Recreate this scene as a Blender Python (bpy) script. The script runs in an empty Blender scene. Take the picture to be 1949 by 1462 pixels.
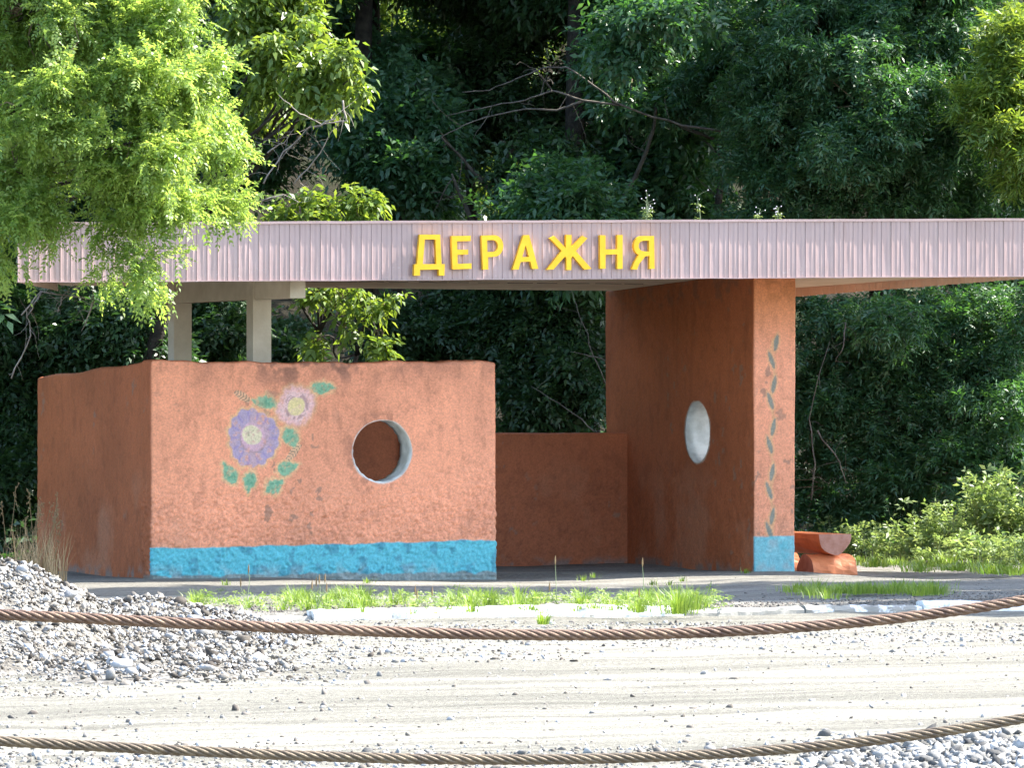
import bpy, math, random
import numpy as np
from mathutils import Vector, Matrix, Quaternion
R = math.radians
SC = bpy.context.scene
COL = SC.collection
random.seed(7)
RNG = np.random.default_rng(11)

# ------------------------------------------------------------------ camera
FPX, CX, HY, CAMH = 11200.0, 974.5, 750.0, 1.6      # measured from the photograph (1949 px wide)
cd = bpy.data.cameras.new('camera'); cam = bpy.data.objects.new('camera', cd); COL.objects.link(cam)
cd.sensor_width = 36.0; cd.lens = 36.0 * FPX / 1949.0
cam.location = (0, 0, CAMH); cam.rotation_euler = (R(90) + math.atan(19 / FPX), 0, 0)
cd.clip_start = 0.5; cd.clip_end = 3000
SC.camera = cam

# ------------------------------------------------------------------ light
SUN_AZ, SUN_EL = 74.0, 47.0        # azimuth from +Y (away from the camera) towards +X
W = bpy.data.worlds.new('World'); SC.world = W; W.use_nodes = True
nt = W.node_tree; sky = nt.nodes.new('ShaderNodeTexSky'); sky.sky_type = 'NISHITA'; sky.sun_disc = False
sky.sun_elevation = R(SUN_EL); sky.sun_rotation = R(SUN_AZ); sky.altitude = 200; sky.air_density = 1.0; sky.dust_density = 1.6; sky.ozone_density = 1.0
nt.links.new(sky.outputs[0], nt.nodes['Background'].inputs[0]); nt.nodes['Background'].inputs[1].default_value = 0.15
sd = bpy.data.lights.new('sun', 'SUN'); sun = bpy.data.objects.new('sun', sd); COL.objects.link(sun)
sd.energy = 4.2; sd.angle = R(0.5); sd.color = (1.0, 0.95, 0.86)
SDIR = Vector((math.sin(R(SUN_AZ)) * math.cos(R(SUN_EL)), math.cos(R(SUN_AZ)) * math.cos(R(SUN_EL)), math.sin(R(SUN_EL))))
sun.rotation_euler = SDIR.to_track_quat('Z', 'Y').to_euler()
sun.location = (0, 60, 40)
SC.view_settings.view_transform = 'Standard'; SC.view_settings.look = 'None'
SC.view_settings.exposure = 2.3; SC.view_settings.gamma = 1.0; SC.view_settings.use_curve_mapping = False
SC.cycles.max_bounces = 8; SC.cycles.diffuse_bounces = 4; SC.cycles.transmission_bounces = 4
SC.cycles.sample_clamp_indirect = 6.0

# ------------------------------------------------------------------ frame of the shelter (u along its front, v to its back)
ST, CT = 0.3746, 0.9272
OX, OY = -3.124, 50.9
def w(u, v, z=0.0): return Vector((OX + CT * u - ST * v, OY + ST * u + CT * v, z))
def wn(u, v, z): return np.stack([OX + CT * u - ST * v, OY + ST * u + CT * v, z + 0 * u], -1)
ROT = math.atan2(ST, CT)
def at(px, py, D): return np.array([(px - CX) * D / FPX, D, CAMH + (HY - py) * D / FPX])
def at_v(px, py, v):                     # point of the vertical plane v = const, as (u, z)
    k = (px - CX) / FPX
    u = (k * (OY + CT * v) - OX + ST * v) / (CT - k * ST)
    D = OY + ST * u + CT * v
    return u, CAMH + (HY - py) * D / FPX
def gnd(px, py, z=-0.08):
    D = (CAMH - z) * FPX / (py - HY); return np.array([(px - CX) * D / FPX, D, z])

# ------------------------------------------------------------------ noise
def _hash(ix, iy, iz, s):
    h = (ix * 374761393 + iy * 668265263 + iz * 2147483647 + s * 1274126177) & 0xffffffff
    h = ((h ^ (h >> 13)) * 1274126177) & 0xffffffff
    return ((h ^ (h >> 16)) & 0xffff) / 65535.0
def vnoise(P, f, s=0):
    Q = np.asarray(P) * f; I = np.floor(Q).astype(np.int64); F = Q - I; F = F * F * (3 - 2 * F)
    r = 0
    for dx in (0, 1):
        for dy in (0, 1):
            for dz in (0, 1):
                wgt = (F[:, 0] if dx else 1 - F[:, 0]) * (F[:, 1] if dy else 1 - F[:, 1]) * (F[:, 2] if dz else 1 - F[:, 2])
                r = r + wgt * _hash(I[:, 0] + dx, I[:, 1] + dy, I[:, 2] + dz, s)
    return r * 2 - 1
def fbm(P, f, o=3, s=0):
    r = 0; a = 1
    for i in range(o): r = r + a * vnoise(P, f * 2.03 ** i, s + i * 7); a *= 0.5
    return r
def sstep(a, b, x): t = np.clip((x - a) / (b - a), 0, 1); return t * t * (3 - 2 * t)

# ------------------------------------------------------------------ object helpers
def props(o, label=None, cat=None, group=None, kind=None):
    if label: o['label'] = label
    if cat: o['category'] = cat
    if group: o['group'] = group
    if kind: o['kind'] = kind
    return o
def empty(name, loc, rz=0.0, label=None, cat=None, group=None):
    o = bpy.data.objects.new(name, None); COL.objects.link(o); o.location = loc; o.rotation_euler = (0, 0, rz); o.empty_display_size = 0.2
    o.matrix_basis = Matrix.Translation(Vector(loc)) @ Matrix.Rotation(rz, 4, 'Z')
    return props(o, label, cat, group)
def wmat(o): return o.matrix_basis.copy() if o.parent is None else wmat(o.parent) @ o.matrix_parent_inverse @ o.matrix_basis
def link(name, me, parent=None, world=True):
    o = bpy.data.objects.new(name, me); COL.objects.link(o)
    if parent is not None:
        o.parent = parent
        if world:                        # vertices are in world coordinates
            o.matrix_parent_inverse = wmat(parent).inverted()
    return o
def mesh(name, V, F, mat, smooth=False, cols=None, rnd=None):
    """V (n,3), F (m,k) array of equal-sized faces or list of lists"""
    me = bpy.data.meshes.new(name)
    V = np.asarray(V, dtype=np.float32)
    if isinstance(F, np.ndarray):
        k = F.shape[1]; m = len(F)
        me.vertices.add(len(V)); me.vertices.foreach_set('co', V.ravel())
        me.loops.add(m * k); me.loops.foreach_set('vertex_index', F.astype(np.int32).ravel())
        me.polygons.add(m); me.polygons.foreach_set('loop_start', np.arange(0, m * k, k, dtype=np.int32))
        me.polygons.foreach_set('loop_total', np.full(m, k, dtype=np.int32))
        me.update(calc_edges=True)
    else:
        me.from_pydata([tuple(map(float, v)) for v in V], [], F); me.update()
    if smooth: me.polygons.foreach_set('use_smooth', np.ones(len(me.polygons), dtype=bool))
    if cols is not None:
        a = me.color_attributes.new('paint', 'FLOAT_COLOR', 'POINT')
        c = np.ones((len(V), 4), dtype=np.float32); c[:, :3] = cols; a.data.foreach_set('color', c.ravel())
    if rnd is not None:
        a = me.attributes.new('rnd', 'FLOAT', 'POINT'); a.data.foreach_set('value', np.asarray(rnd, dtype=np.float32))
    if mat: me.materials.append(mat)
    me.validate(clean_customdata=False)
    return me

class MB:
    """collects simple solids (world coordinates) for one mesh"""
    def __init__(s): s.v = []; s.f = []
    def add(s, V, F):
        b = len(s.v); s.v += [tuple(x) for x in V]; s.f += [[i + b for i in f] for f in F]; return s
    def hexa(s, P):                      # 8 points: bottom loop, top loop
        return s.add(P, [[3, 2, 1, 0], [4, 5, 6, 7], [0, 1, 5, 4], [1, 2, 6, 5], [2, 3, 7, 6], [3, 0, 4, 7]])
    def ubox(s, u0, u1, v0, v1, z0, z1): # box in the shelter's frame
        P = [w(u0, v0, z0), w(u1, v0, z0), w(u1, v1, z0), w(u0, v1, z0), w(u0, v0, z1), w(u1, v0, z1), w(u1, v1, z1), w(u0, v1, z1)]
        return s.hexa(P)
    def tube(s, P, r, n=6, cap=True):
        P = [Vector(p) for p in P]; m = len(P); rr = r if hasattr(r, '__len__') else [r] * m
        V = []; prev = None
        for i in range(m):
            t = (P[min(i + 1, m - 1)] - P[max(i - 1, 0)]); t = t.normalized() if t.length > 1e-9 else Vector((0, 0, 1))
            if prev is None:
                a = t.orthogonal().normalized()
            else:
                a = (prev - t * prev.dot(t)); a = a.normalized() if a.length > 1e-6 else t.orthogonal().normalized()
            prev = a; b = t.cross(a)
            for k in range(n):
                an = 2 * math.pi * k / n; V.append(P[i] + (a * math.cos(an) + b * math.sin(an)) * rr[i])
        F = [[i * n + k, i * n + (k + 1) % n, (i + 1) * n + (k + 1) % n, (i + 1) * n + k] for i in range(m - 1) for k in range(n)]
        if cap: F += [list(range(n))[::-1], [(m - 1) * n + k for k in range(n)]]
        return s.add(V, F)
    def build(s, name, mat, parent=None, smooth=False):
        return link(name, mesh(name, np.array(s.v), s.f, mat, smooth), parent)

# ------------------------------------------------------------------ materials
def newmat(name):
    m = bpy.data.materials.new(name); m.use_nodes = True; nt = m.node_tree
    return m, nt, nt.nodes['Principled BSDF']
def N(nt, t, **k):
    n = nt.nodes.new(t)
    for a, b in k.items():
        if a.startswith('i_'): n.inputs[a[2:].replace('_', ' ')].default_value = b
        else: setattr(n, a, b)
    return n
def ramp(nt, src, stops, interp='LINEAR'):
    r = nt.nodes.new('ShaderNodeValToRGB'); nt.links.new(src, r.inputs[0]); e = r.color_ramp.elements; r.color_ramp.interpolation = interp
    while len(e) > 1: e.remove(e[-1])
    for i, (p, c) in enumerate(stops):
        x = e[0] if i == 0 else e.new(p)
        x.position = p; x.color = (*c, 1) if len(c) == 3 else c
    return r
def coords(nt, scale=(1, 1, 1), rot=0.0):
    g = nt.nodes.new('ShaderNodeNewGeometry'); mp = nt.nodes.new('ShaderNodeMapping'); mp.vector_type = 'TEXTURE' if False else 'POINT'
    mp.inputs['Rotation'].default_value = (0, 0, rot); 
    m2 = nt.nodes.new('ShaderNodeMapping'); m2.inputs['Scale'].default_value = scale
    nt.links.new(g.outputs['Position'], mp.inputs[0]); nt.links.new(mp.outputs[0], m2.inputs[0])
    return m2.outputs[0]
def noise(nt, vec, scale, detail=4, rough=0.55):
    n = nt.nodes.new('ShaderNodeTexNoise'); n.inputs['Scale'].default_value = scale; n.inputs['Detail'].default_value = detail; n.inputs['Roughness'].default_value = rough
    nt.links.new(vec, n.inputs['Vector']); return n.outputs['Fac']
def mixc(nt, fac, a, b, mode='MIX'):
    m = nt.nodes.new('ShaderNodeMix'); m.data_type = 'RGBA'; m.blend_type = mode
    for s, i in ((fac, 0), (a, 6), (b, 7)):
        if isinstance(s, (int, float)): m.inputs[i].default_value = s
        elif isinstance(s, tuple): m.inputs[i].default_value = (*s, 1)
        else: nt.links.new(s, m.inputs[i])
    return m.outputs[2]
def bump(nt, bsdf, h, strength, dist):
    b = nt.nodes.new('ShaderNodeBump'); b.inputs['Strength'].default_value = strength; b.inputs['Distance'].default_value = dist
    nt.links.new(h, b.inputs['Height']); nt.links.new(b.outputs[0], bsdf.inputs['Normal'])

def plain(name, c1, c2, scale=6, rough=0.7, bs=0.3, bd=0.004, bscale=60, metal=0.0, spec=0.3):
    m, nt, b = newmat(name); v = coords(nt)
    r = ramp(nt, noise(nt, v, scale), [(0.35, c1), (0.65, c2)])
    nt.links.new(r.outputs[0], b.inputs['Base Color']); b.inputs['Roughness'].default_value = rough; b.inputs['Metallic'].default_value = metal
    b.inputs['Specular IOR Level'].default_value = spec
    if bs: bump(nt, b, noise(nt, v, bscale, 5), bs, bd)
    return m
def paintmat(name, bs=0.6):
    """wall paint: colour painted on the surface, with grain, pits and dust"""
    m, nt, b = newmat(name); v = coords(nt)
    a = N(nt, 'ShaderNodeAttribute', attribute_name='paint')
    g = ramp(nt, noise(nt, v, 55, 4, 0.7), [(0.3, (0.72, 0.72, 0.72)), (0.7, (1.16, 1.16, 1.16))])
    c = mixc(nt, 1.0, a.outputs['Color'], g.outputs[0], 'MULTIPLY')
    vo = nt.nodes.new('ShaderNodeTexVoronoi'); vo.inputs['Scale'].default_value = 26; nt.links.new(v, vo.inputs['Vector'])
    p = ramp(nt, vo.outputs['Distance'], [(0.05, (1, 1, 1)), (0.13, (0, 0, 0))])
    n2 = ramp(nt, noise(nt, v, 4.5, 3), [(0.5, (0, 0, 0)), (0.66, (0.75, 0.75, 0.75))])
    pf = mixc(nt, 1.0, p.outputs[0], n2.outputs[0], 'MULTIPLY')
    c = mixc(nt, pf, c, (0.13, 0.055, 0.03))
    nt.links.new(c, b.inputs['Base Color']); b.inputs['Roughness'].default_value = 0.62; b.inputs['Specular IOR Level'].default_value = 0.35
    bump(nt, b, noise(nt, v, 90, 5, 0.7), bs, 0.006)
    return m
def leafmat(name, ca, cb, ta, tb, trans=0.42, rough=0.42, spec=0.5):
    m, nt, b = newmat(name)
    a = N(nt, 'ShaderNodeAttribute', attribute_name='rnd')
    r1 = ramp(nt, a.outputs['Fac'], [(0.0, ca), (1.0, cb)]); r2 = ramp(nt, a.outputs['Fac'], [(0.0, ta), (1.0, tb)])
    nt.links.new(r1.outputs[0], b.inputs['Base Color']); b.inputs['Roughness'].default_value = rough; b.inputs['Specular IOR Level'].default_value = spec
    t = nt.nodes.new('ShaderNodeBsdfTranslucent'); nt.links.new(r2.outputs[0], t.inputs[0])
    mx = nt.nodes.new('ShaderNodeMixShader'); mx.inputs[0].default_value = trans
    nt.links.new(b.outputs[0], mx.inputs[1]); nt.links.new(t.outputs[0], mx.inputs[2])
    nt.links.new(mx.outputs[0], nt.nodes['Material Output'].inputs[0]); return m

M = {}
M['paint'] = paintmat('stucco_paint')
M['white'] = plain('white_limewash', (0.50, 0.50, 0.47), (0.72, 0.72, 0.69), 9, 0.8, 0.5, 0.004)
M['cream'] = plain('cream_painted_concrete', (0.62, 0.55, 0.42), (0.72, 0.65, 0.52), 3, 0.75, 0.4, 0.004)
M['post'] = plain('grey_painted_concrete', (0.46, 0.40, 0.31), (0.56, 0.50, 0.40), 5, 0.8, 0.5, 0.004)
M['inner'] = plain('peach_sheet', (0.66, 0.50, 0.38), (0.76, 0.60, 0.47), 3, 0.6, 0.1)  # paler peach tone for the inner side of the sheets
M['yellow'] = plain('yellow_enamel', (0.74, 0.42, 0.012), (0.82, 0.49, 0.02), 10, 0.4, 0.15, 0.002)
M['roofing'] = plain('roofing_felt', (0.05, 0.05, 0.05), (0.10, 0.09, 0.08), 4, 0.95)
M['bark'] = plain('bark', (0.035, 0.028, 0.02), (0.09, 0.075, 0.055), 12, 0.9, 1.0, 0.02, 30)
M['deadwood'] = plain('dead_grey_twig', (0.20, 0.17, 0.14), (0.34, 0.30, 0.26), 12, 0.9, 0.6, 0.01, 30)
M['barkdark'] = plain('dark_bark', (0.018, 0.015, 0.012), (0.045, 0.038, 0.028), 12, 0.95, 1.0, 0.02, 30)  # darker tone of bark for trunks and branches
M['limbgrey'] = plain('shaded_grey_bark', (0.06, 0.05, 0.04), (0.14, 0.12, 0.10), 12, 0.9, 0.6, 0.01, 30)
M['twig'] = plain('young_twig', (0.07, 0.055, 0.03), (0.14, 0.10, 0.06), 12, 0.8, 0)
M['stone'] = plain('limestone', (0.15, 0.14, 0.125), (0.40, 0.40, 0.40), 5, 0.9, 0.5, 0.01, 50)
M['stone_dark'] = plain('dusty_stone', (0.07, 0.06, 0.052), (0.20, 0.18, 0.155), 4, 0.95, 0.5, 0.01, 50)
M['stem'] = plain('weed_stem', (0.12, 0.17, 0.07), (0.22, 0.26, 0.14), 8, 0.7, 0)
M['petal'] = plain('pale_petal', (0.6, 0.55, 0.6), (0.75, 0.7, 0.75), 8, 0.7, 0)
M['logpaint'] = plain('orange_painted_wood', (0.50, 0.15, 0.05), (0.60, 0.21, 0.09), 7, 0.55, 0.5, 0.004, 40)
M['logend'] = plain('dull_log_end', (0.34, 0.15, 0.10), (0.45, 0.23, 0.17), 14, 0.75, 0.5, 0.004, 40)  # duller, pinker tone for the log ends
def stonemat(name, stops):
    m, nt, b = newmat(name); v = coords(nt); a = N(nt, 'ShaderNodeAttribute', attribute_name='rnd'); r = ramp(nt, a.outputs['Fac'], stops)
    g = ramp(nt, noise(nt, v, 45, 4, 0.7), [(0.3, (0.7, 0.68, 0.66)), (0.7, (1.15, 1.15, 1.15))])
    nt.links.new(mixc(nt, 1.0, r.outputs[0], g.outputs[0], 'MULTIPLY'), b.inputs['Base Color']); b.inputs['Roughness'].default_value = 0.92; b.inputs['Specular IOR Level'].default_value = 0.2
    bump(nt, b, noise(nt, v, 70, 4, 0.7), 0.6, 0.006); return m
M['rubble'] = stonemat('mixed_rubble', [(0.0, (0.035, 0.03, 0.026)), (0.3, (0.12, 0.108, 0.092)), (0.6, (0.23, 0.22, 0.20)), (0.88, (0.36, 0.36, 0.36)), (1.0, (0.52, 0.52, 0.52))])
M['crushed'] = stonemat('crushed_stone', [(0.0, (0.045, 0.045, 0.045)), (0.4, (0.17, 0.168, 0.16)), (0.85, (0.32, 0.32, 0.31)), (1.0, (0.40, 0.40, 0.39))])
M['heapsoil'] = plain('rubble_fines', (0.09, 0.082, 0.07), (0.27, 0.255, 0.225), 9, 0.95, 1.0, 0.03, 40)
M['concrete'] = plain('post_concrete', (0.32, 0.31, 0.29), (0.45, 0.44, 0.41), 6, 0.9, 0.5, 0.006)

def fasciamat():
    m, nt, b = newmat('mauve_sheet_metal'); v = coords(nt)
    r = ramp(nt, noise(nt, v, 1.3, 4), [(0.3, (0.36, 0.245, 0.235)), (0.7, (0.44, 0.31, 0.305))])
    g = N(nt, 'ShaderNodeNewGeometry'); sx = N(nt, 'ShaderNodeSeparateXYZ'); nt.links.new(g.outputs['Position'], sx.inputs[0])
    # pale specks, stronger towards the lower edge
    s = ramp(nt, noise(nt, v, 38, 5, 0.75), [(0.60, (0, 0, 0)), (0.68, (1, 1, 1))])
    mr = N(nt, 'ShaderNodeMapRange'); nt.links.new(sx.outputs[2], mr.inputs[0]); mr.inputs[1].default_value = 2.80; mr.inputs[2].default_value = 2.56; mr.inputs[3].default_value = 0.0; mr.inputs[4].default_value = 0.75
    f = mixc(nt, 1.0, s.outputs[0], mr.outputs[0], 'MULTIPLY')
    c = mixc(nt, f, r.outputs[0], (0.62, 0.56, 0.58))
    d = ramp(nt, noise(nt, coords(nt, (2.2, 2.2, 0.25)), 5, 5, 0.7), [(0.56, (0, 0, 0)), (0.75, (0.35, 0.35, 0.35))])
    c = mixc(nt, d.outputs[0], c, (0.30, 0.17, 0.14))
    nt.links.new(c, b.inputs['Base Color']); b.inputs['Roughness'].default_value = 0.30; b.inputs['Specular IOR Level'].default_value = 0.6
    bump(nt, b, noise(nt, v, 12, 3), 0.25, 0.006)
    return m
M['fascia'] = fasciamat()

def groundmat(name, kind):
    m, nt, b = newmat(name)
    vs = coords(nt, (1, 1, 1), -ROT)
    if kind == 'road':
        st = coords(nt, (0.05, 0.9, 1), -ROT); st2 = coords(nt, (0.16, 3.0, 1), -ROT)
        base = ramp(nt, noise(nt, st, 1.0, 6, 0.62), [(0.36, (0.225, 0.215, 0.18)), (0.60, (0.37, 0.352, 0.295))])
        s2 = ramp(nt, noise(nt, st2, 1.6, 6, 0.7), [(0.38, (0.60, 0.60, 0.60)), (0.60, (1.06, 1.06, 1.06))])
        c = mixc(nt, 0.8, base.outputs[0], s2.outputs[0], 'MULTIPLY')
        g = ramp(nt, noise(nt, vs, 34, 6, 0.8), [(0.40, (0.45, 0.45, 0.45)), (0.55, (1.1, 1.1, 1.1))])
        c = mixc(nt, 0.75, c, g.outputs[0], 'MULTIPLY')
        bump(nt, b, noise(nt, vs, 22, 8, 0.75), 1.0, 0.05)
    elif kind == 'pavement':
        st = coords(nt, (0.3, 1.5, 1), -ROT)
        base = ramp(nt, noise(nt, st, 1.1, 6, 0.65), [(0.35, (0.15, 0.143, 0.125)), (0.7, (0.30, 0.285, 0.25))])
        g = ramp(nt, noise(nt, vs, 30, 6, 0.8), [(0.40, (0.55, 0.55, 0.55)), (0.6, (1.15, 1.15, 1.15))])
        c = mixc(nt, 0.8, base.outputs[0], g.outputs[0], 'MULTIPLY')
        bump(nt, b, noise(nt, vs, 25, 8, 0.75), 0.9, 0.03)
    else:
        base = ramp(nt, noise(nt, vs, 2.2, 8, 0.7), [(0.3, (0.014, 0.013, 0.008)), (0.7, (0.045, 0.038, 0.022))])
        gr = ramp(nt, noise(nt, vs, 0.9, 5, 0.7), [(0.5, (0, 0, 0)), (0.62, (0.6, 0.6, 0.6))])
        c = mixc(nt, gr.outputs[0], base.outputs[0], (0.03, 0.05, 0.015))
        bump(nt, b, noise(nt, vs, 9, 8, 0.75), 1.0, 0.12)
    nt.links.new(c, b.inputs['Base Color']); b.inputs['Roughness'].default_value = 0.95; b.inputs['Specular IOR Level'].default_value = 0.15
    return m
M['road'] = groundmat('dusty_road', 'road'); M['pavement'] = groundmat('old_asphalt', 'pavement'); M['soil'] = groundmat('woodland_soil', 'soil')

def cablemat(name, a, c):
    m, nt, b = newmat(name); v = coords(nt)
    r = ramp(nt, noise(nt, v, 22, 5, 0.7), [(0.3, a), (0.7, c)])
    r2 = ramp(nt, noise(nt, v, 300, 3, 0.7), [(0.35, (0.55, 0.5, 0.5)), (0.65, (1.15, 1.12, 1.1))])
    nt.links.new(mixc(nt, 0.9, r.outputs[0], r2.outputs[0], 'MULTIPLY'), b.inputs['Base Color'])
    b.inputs['Roughness'].default_value = 0.55; b.inputs['Metallic'].default_value = 0.25
    bump(nt, b, noise(nt, v, 400, 4), 0.6, 0.002); return m
M['cable_rust'] = cablemat('rusty_wire_rope', (0.085, 0.045, 0.03), (0.27, 0.18, 0.115))
M['cable_grey'] = cablemat('weathered_wire_rope', (0.075, 0.055, 0.038), (0.24, 0.19, 0.12))

# leaf kinds
M['robinia'] = leafmat('robinia_leaf', (0.070, 0.145, 0.030), (0.25, 0.34, 0.085), (0.26, 0.44, 0.05), (0.54, 0.66, 0.12), 0.5)
M['ash'] = leafmat('ash_leaf', (0.024, 0.078, 0.036), (0.075, 0.150, 0.066), (0.06, 0.20, 0.03), (0.14, 0.30, 0.04), 0.34)
M['elder'] = leafmat('box_elder_leaf', (0.065, 0.13, 0.020), (0.15, 0.22, 0.035), (0.17, 0.30, 0.02), (0.38, 0.46, 0.05), 0.4)
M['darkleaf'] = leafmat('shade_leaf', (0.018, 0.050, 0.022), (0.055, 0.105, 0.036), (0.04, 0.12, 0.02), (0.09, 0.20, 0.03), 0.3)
M['shrub'] = leafmat('shrub_leaf', (0.075, 0.14, 0.035), (0.24, 0.31, 0.11), (0.18, 0.30, 0.05), (0.42, 0.50, 0.14), 0.42, 0.45)
M['grass'] = leafmat('grass_blade', (0.075, 0.15, 0.018), (0.22, 0.30, 0.045), (0.14, 0.27, 0.02), (0.30, 0.40, 0.05), 0.4, 0.45)
M['straw'] = leafmat('dry_grass', (0.22, 0.15, 0.07), (0.40, 0.30, 0.17), (0.25, 0.18, 0.08), (0.40, 0.30, 0.16), 0.3, 0.6)

# ------------------------------------------------------------------ foliage
def nrm(a): return a / np.maximum(np.linalg.norm(a, axis=-1, keepdims=True), 1e-9)
def fronds(O, D, UP, L, pairs, ll, lw, droop=0.35, jitter=0.22, spread=0.85, terminal=True):
    """pinnate leaves: each leaflet a folded diamond of its own"""
    n = len(O); side = nrm(np.cross(D, UP)); UP = np.cross(side, D)
    Vs, rs = [], []
    base = RNG.random(n)
    js = [(j, k) for j in range(pairs) for k in (-1, 1)] + ([(pairs, 0)] if terminal else [])
    for j, k in js:
        s = (j + 0.7) / (pairs + 0.7)
        P = O + D * (L * s)[:, None]; P[:, 2] -= droop * L * s * s
        ld = D * (0.5 if k else 1.0) + side * (k * spread) + RNG.normal(0, jitter, (n, 3)); ld[:, 2] -= 0.4 * droop + droop * s * 0.8
        ld = nrm(ld); nn = UP + RNG.normal(0, jitter * 1.4, (n, 3)); wd = nrm(np.cross(ld, nn))
        sz = L / L.mean() * (1 - 0.35 * abs(s - 0.55)) * RNG.uniform(0.8, 1.15, n)
        l_ = (ll * sz)[:, None]; w_ = (lw * sz)[:, None] * 0.5
        mid = P + ld * l_ * 0.42 
        fold = nrm(nn) * w_ * 0.35
        Vs.append(np.stack([P, mid + wd * w_ + fold, P + ld * l_ - np.array([0, 0, 0.12]) * l_, mid - wd * w_ + fold], 1)); rs.append(np.clip(base * 0.6 + RNG.random(n) * 0.4, 0, 1))
    V = np.concatenate(Vs, 0); r = np.repeat(np.concatenate(rs), 4)
    return V.reshape(-1, 3), r
def crown_pts(blobs, per, shell=0.45, clump=0.0, csize=9):
    """shoot bases and directions inside the ellipsoids; blobs: (centre, (rx, ry, rz), weight)"""
    O, Dr = [], []
    for c, rad, wt in blobs:
        n = max(4, int(per * wt)); d = nrm(RNG.normal(0, 1, (n, 3))); rr = shell + (1 - shell) * RNG.random(n) ** 0.6
        rr *= 1 + 0.22 * vnoise(d * 2.1 + np.array(c), 1.0, 5)
        Pq = np.array(c) + d * rr[:, None] * np.array(rad)
        if clump:                        # gather the shoots into separate sprays with gaps between them
            m = max(2, n // csize); own = RNG.integers(0, m, n); off = nrm(RNG.normal(0, 1, (n, 3))) * (clump * RNG.random((n, 1)) ** 0.5) * np.array([1.1, 1.1, 0.75])
            Pq = Pq[:m][own] + off; d = nrm(d[:m][own] * 0.8 + off / clump)
        O.append(Pq); Dr.append(d)
    return np.concatenate(O), np.concatenate(Dr)
def foliage(name, blobs, per, mat, parent, k=5, L=0.22, pairs=7, ll=0.035, lw=0.016, droop=0.4, spread=0.85, out=0.6, down=0.35, shell=0.45, jitter=0.22, clump=0.0, csize=9):
    O, Dr = crown_pts(blobs, per, shell, clump, csize)
    n = len(O)
    sd_ = nrm(Dr * out + RNG.normal(0, 0.45, (n, 3)))
    O2 = np.repeat(O, k, 0); S = np.repeat(sd_, k, 0)
    D = nrm(S * 0.55 + RNG.normal(0, 0.62, (n * k, 3)) - np.array([0, 0, down]))
    O2 = O2 + S * RNG.uniform(-0.5, 0.5, (n * k, 1)) * L * 0.8
    UP = nrm(np.array([0, 0, 1.0]) + 0.35 * S + RNG.normal(0, 0.3, (n * k, 3)))
    Ls = L * RNG.uniform(0.65, 1.25, n * k)
    V, r = fronds(O2, D, UP, Ls, pairs, ll, lw, droop, jitter, spread)
    F = np.arange(len(V)).reshape(-1, 4)
    return link(name, mesh(name, V, F, mat, rnd=r), parent), O, sd_
def B(px, py, rpx, D, ry=None, rz=None, wt=None):
    r = rpx * D / FPX; rz = r if rz is None else rz * D / FPX; ry = r if ry is None else ry
    return (at(px, py, D), (r, ry, rz), wt if wt is not None else (r * rz + r * ry) / 0.5)
def wob(a, b, n, amp, sag=0.0):
    a, b = np.array(a, float), np.array(b, float); out = []
    ph = RNG.normal(0, amp, (2, 3))
    for i in range(n + 1):
        t = i / n; p = a + (b - a) * t + ph[0] * math.sin(math.pi * t) + ph[1] * math.sin(2 * math.pi * t) * 0.5
        p[2] += sag * math.sin(math.pi * t); out.append(p)
    return out
def skeleton(parent, base, fork, r0, blobs, O, limbs=True, twigs=200, mat='barkdark', twigmat='twig', tl=0.35):
    mb = MB(); P = wob(base, fork, 8, 0.08); mb.tube(P, [r0 * (1 - 0.45 * i / 8) for i in range(9)], 9)
    mb.build('trunk', M[mat], parent, True)
    if limbs:
        for c, rad, wt in blobs[:14]:
            q = MB(); Q = wob(fork, c, 7, 0.12, 0.12); rr = r0 * 0.22
            q.tube(Q, [rr * (1 - 0.8 * i / 7) + 0.004 for i in range(8)], 6); q.build('branch', M[mat], parent, True)
    if twigs and len(O):
        t = MB(); cs = np.array([b[0] for b in blobs]); idx = RNG.choice(len(O), min(twigs, len(O)), replace=False)
        for i in idx:
            j = np.argmin(np.linalg.norm(cs - O[i], axis=1)); s = O[i] + (cs[j] - O[i]) * 0.8
            t.tube(wob(s, O[i], 3, 0.03), [0.008, 0.006, 0.005, 0.003], 3, False)
        t.build('twigs', M[twigmat], parent)['kind'] = 'stuff'

# ------------------------------------------------------------------ terrain: soil sheet with the bank, road, pavement
def axis(*segs):
    a = []
    for lo, hi, st in segs: a += list(np.arange(lo, hi, st))
    a.append(segs[-1][1]); return np.array(a)
def sheet(name, us, vs, zf, mat, smooth=True):
    Ug, Vg = np.meshgrid(us, vs); P = wn(Ug.ravel(), Vg.ravel(), zf(Ug.ravel(), Vg.ravel()))
    nu, nv = len(us), len(vs); i = np.arange(nu - 1)[None, :] + nu * np.arange(nv - 1)[:, None]; i = i.ravel()
    F = np.stack([i, i + 1, i + 1 + nu, i + nu], 1)
    o = link(name, mesh(name, P, F, mat, smooth)); o['kind'] = 'structure'; return o
def z_soil(u, v):
    P = np.stack([u, v, 0 * u], 1)
    z = -0.16 + 0 * u
    z += sstep(4.6, 6.5, v) * (0.13 + 0.06 * fbm(P, 0.8, 3, 3))
    z += sstep(9, 20, v) * 0.8 + sstep(20, 62, v) * 17.0 + sstep(7, 12, v) * 0.35 * fbm(P, 0.35, 3, 9)
    z += np.where((u > 9.2) & (v > -4), 0.16 * sstep(9.2, 10.5, u), 0) * (v < 5)
    return z
sheet('ground', axis((-700, -60, 40), (-60, -20, 4), (-20, 24, 0.5), (24, 80, 4), (80, 700, 40)), axis((-200, -20, 20), (-20, 4, 2), (4, 20, 0.4), (20, 50, 1.0), (50, 900, 50)), z_soil, M['soil'])
KV = -7.53
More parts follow.
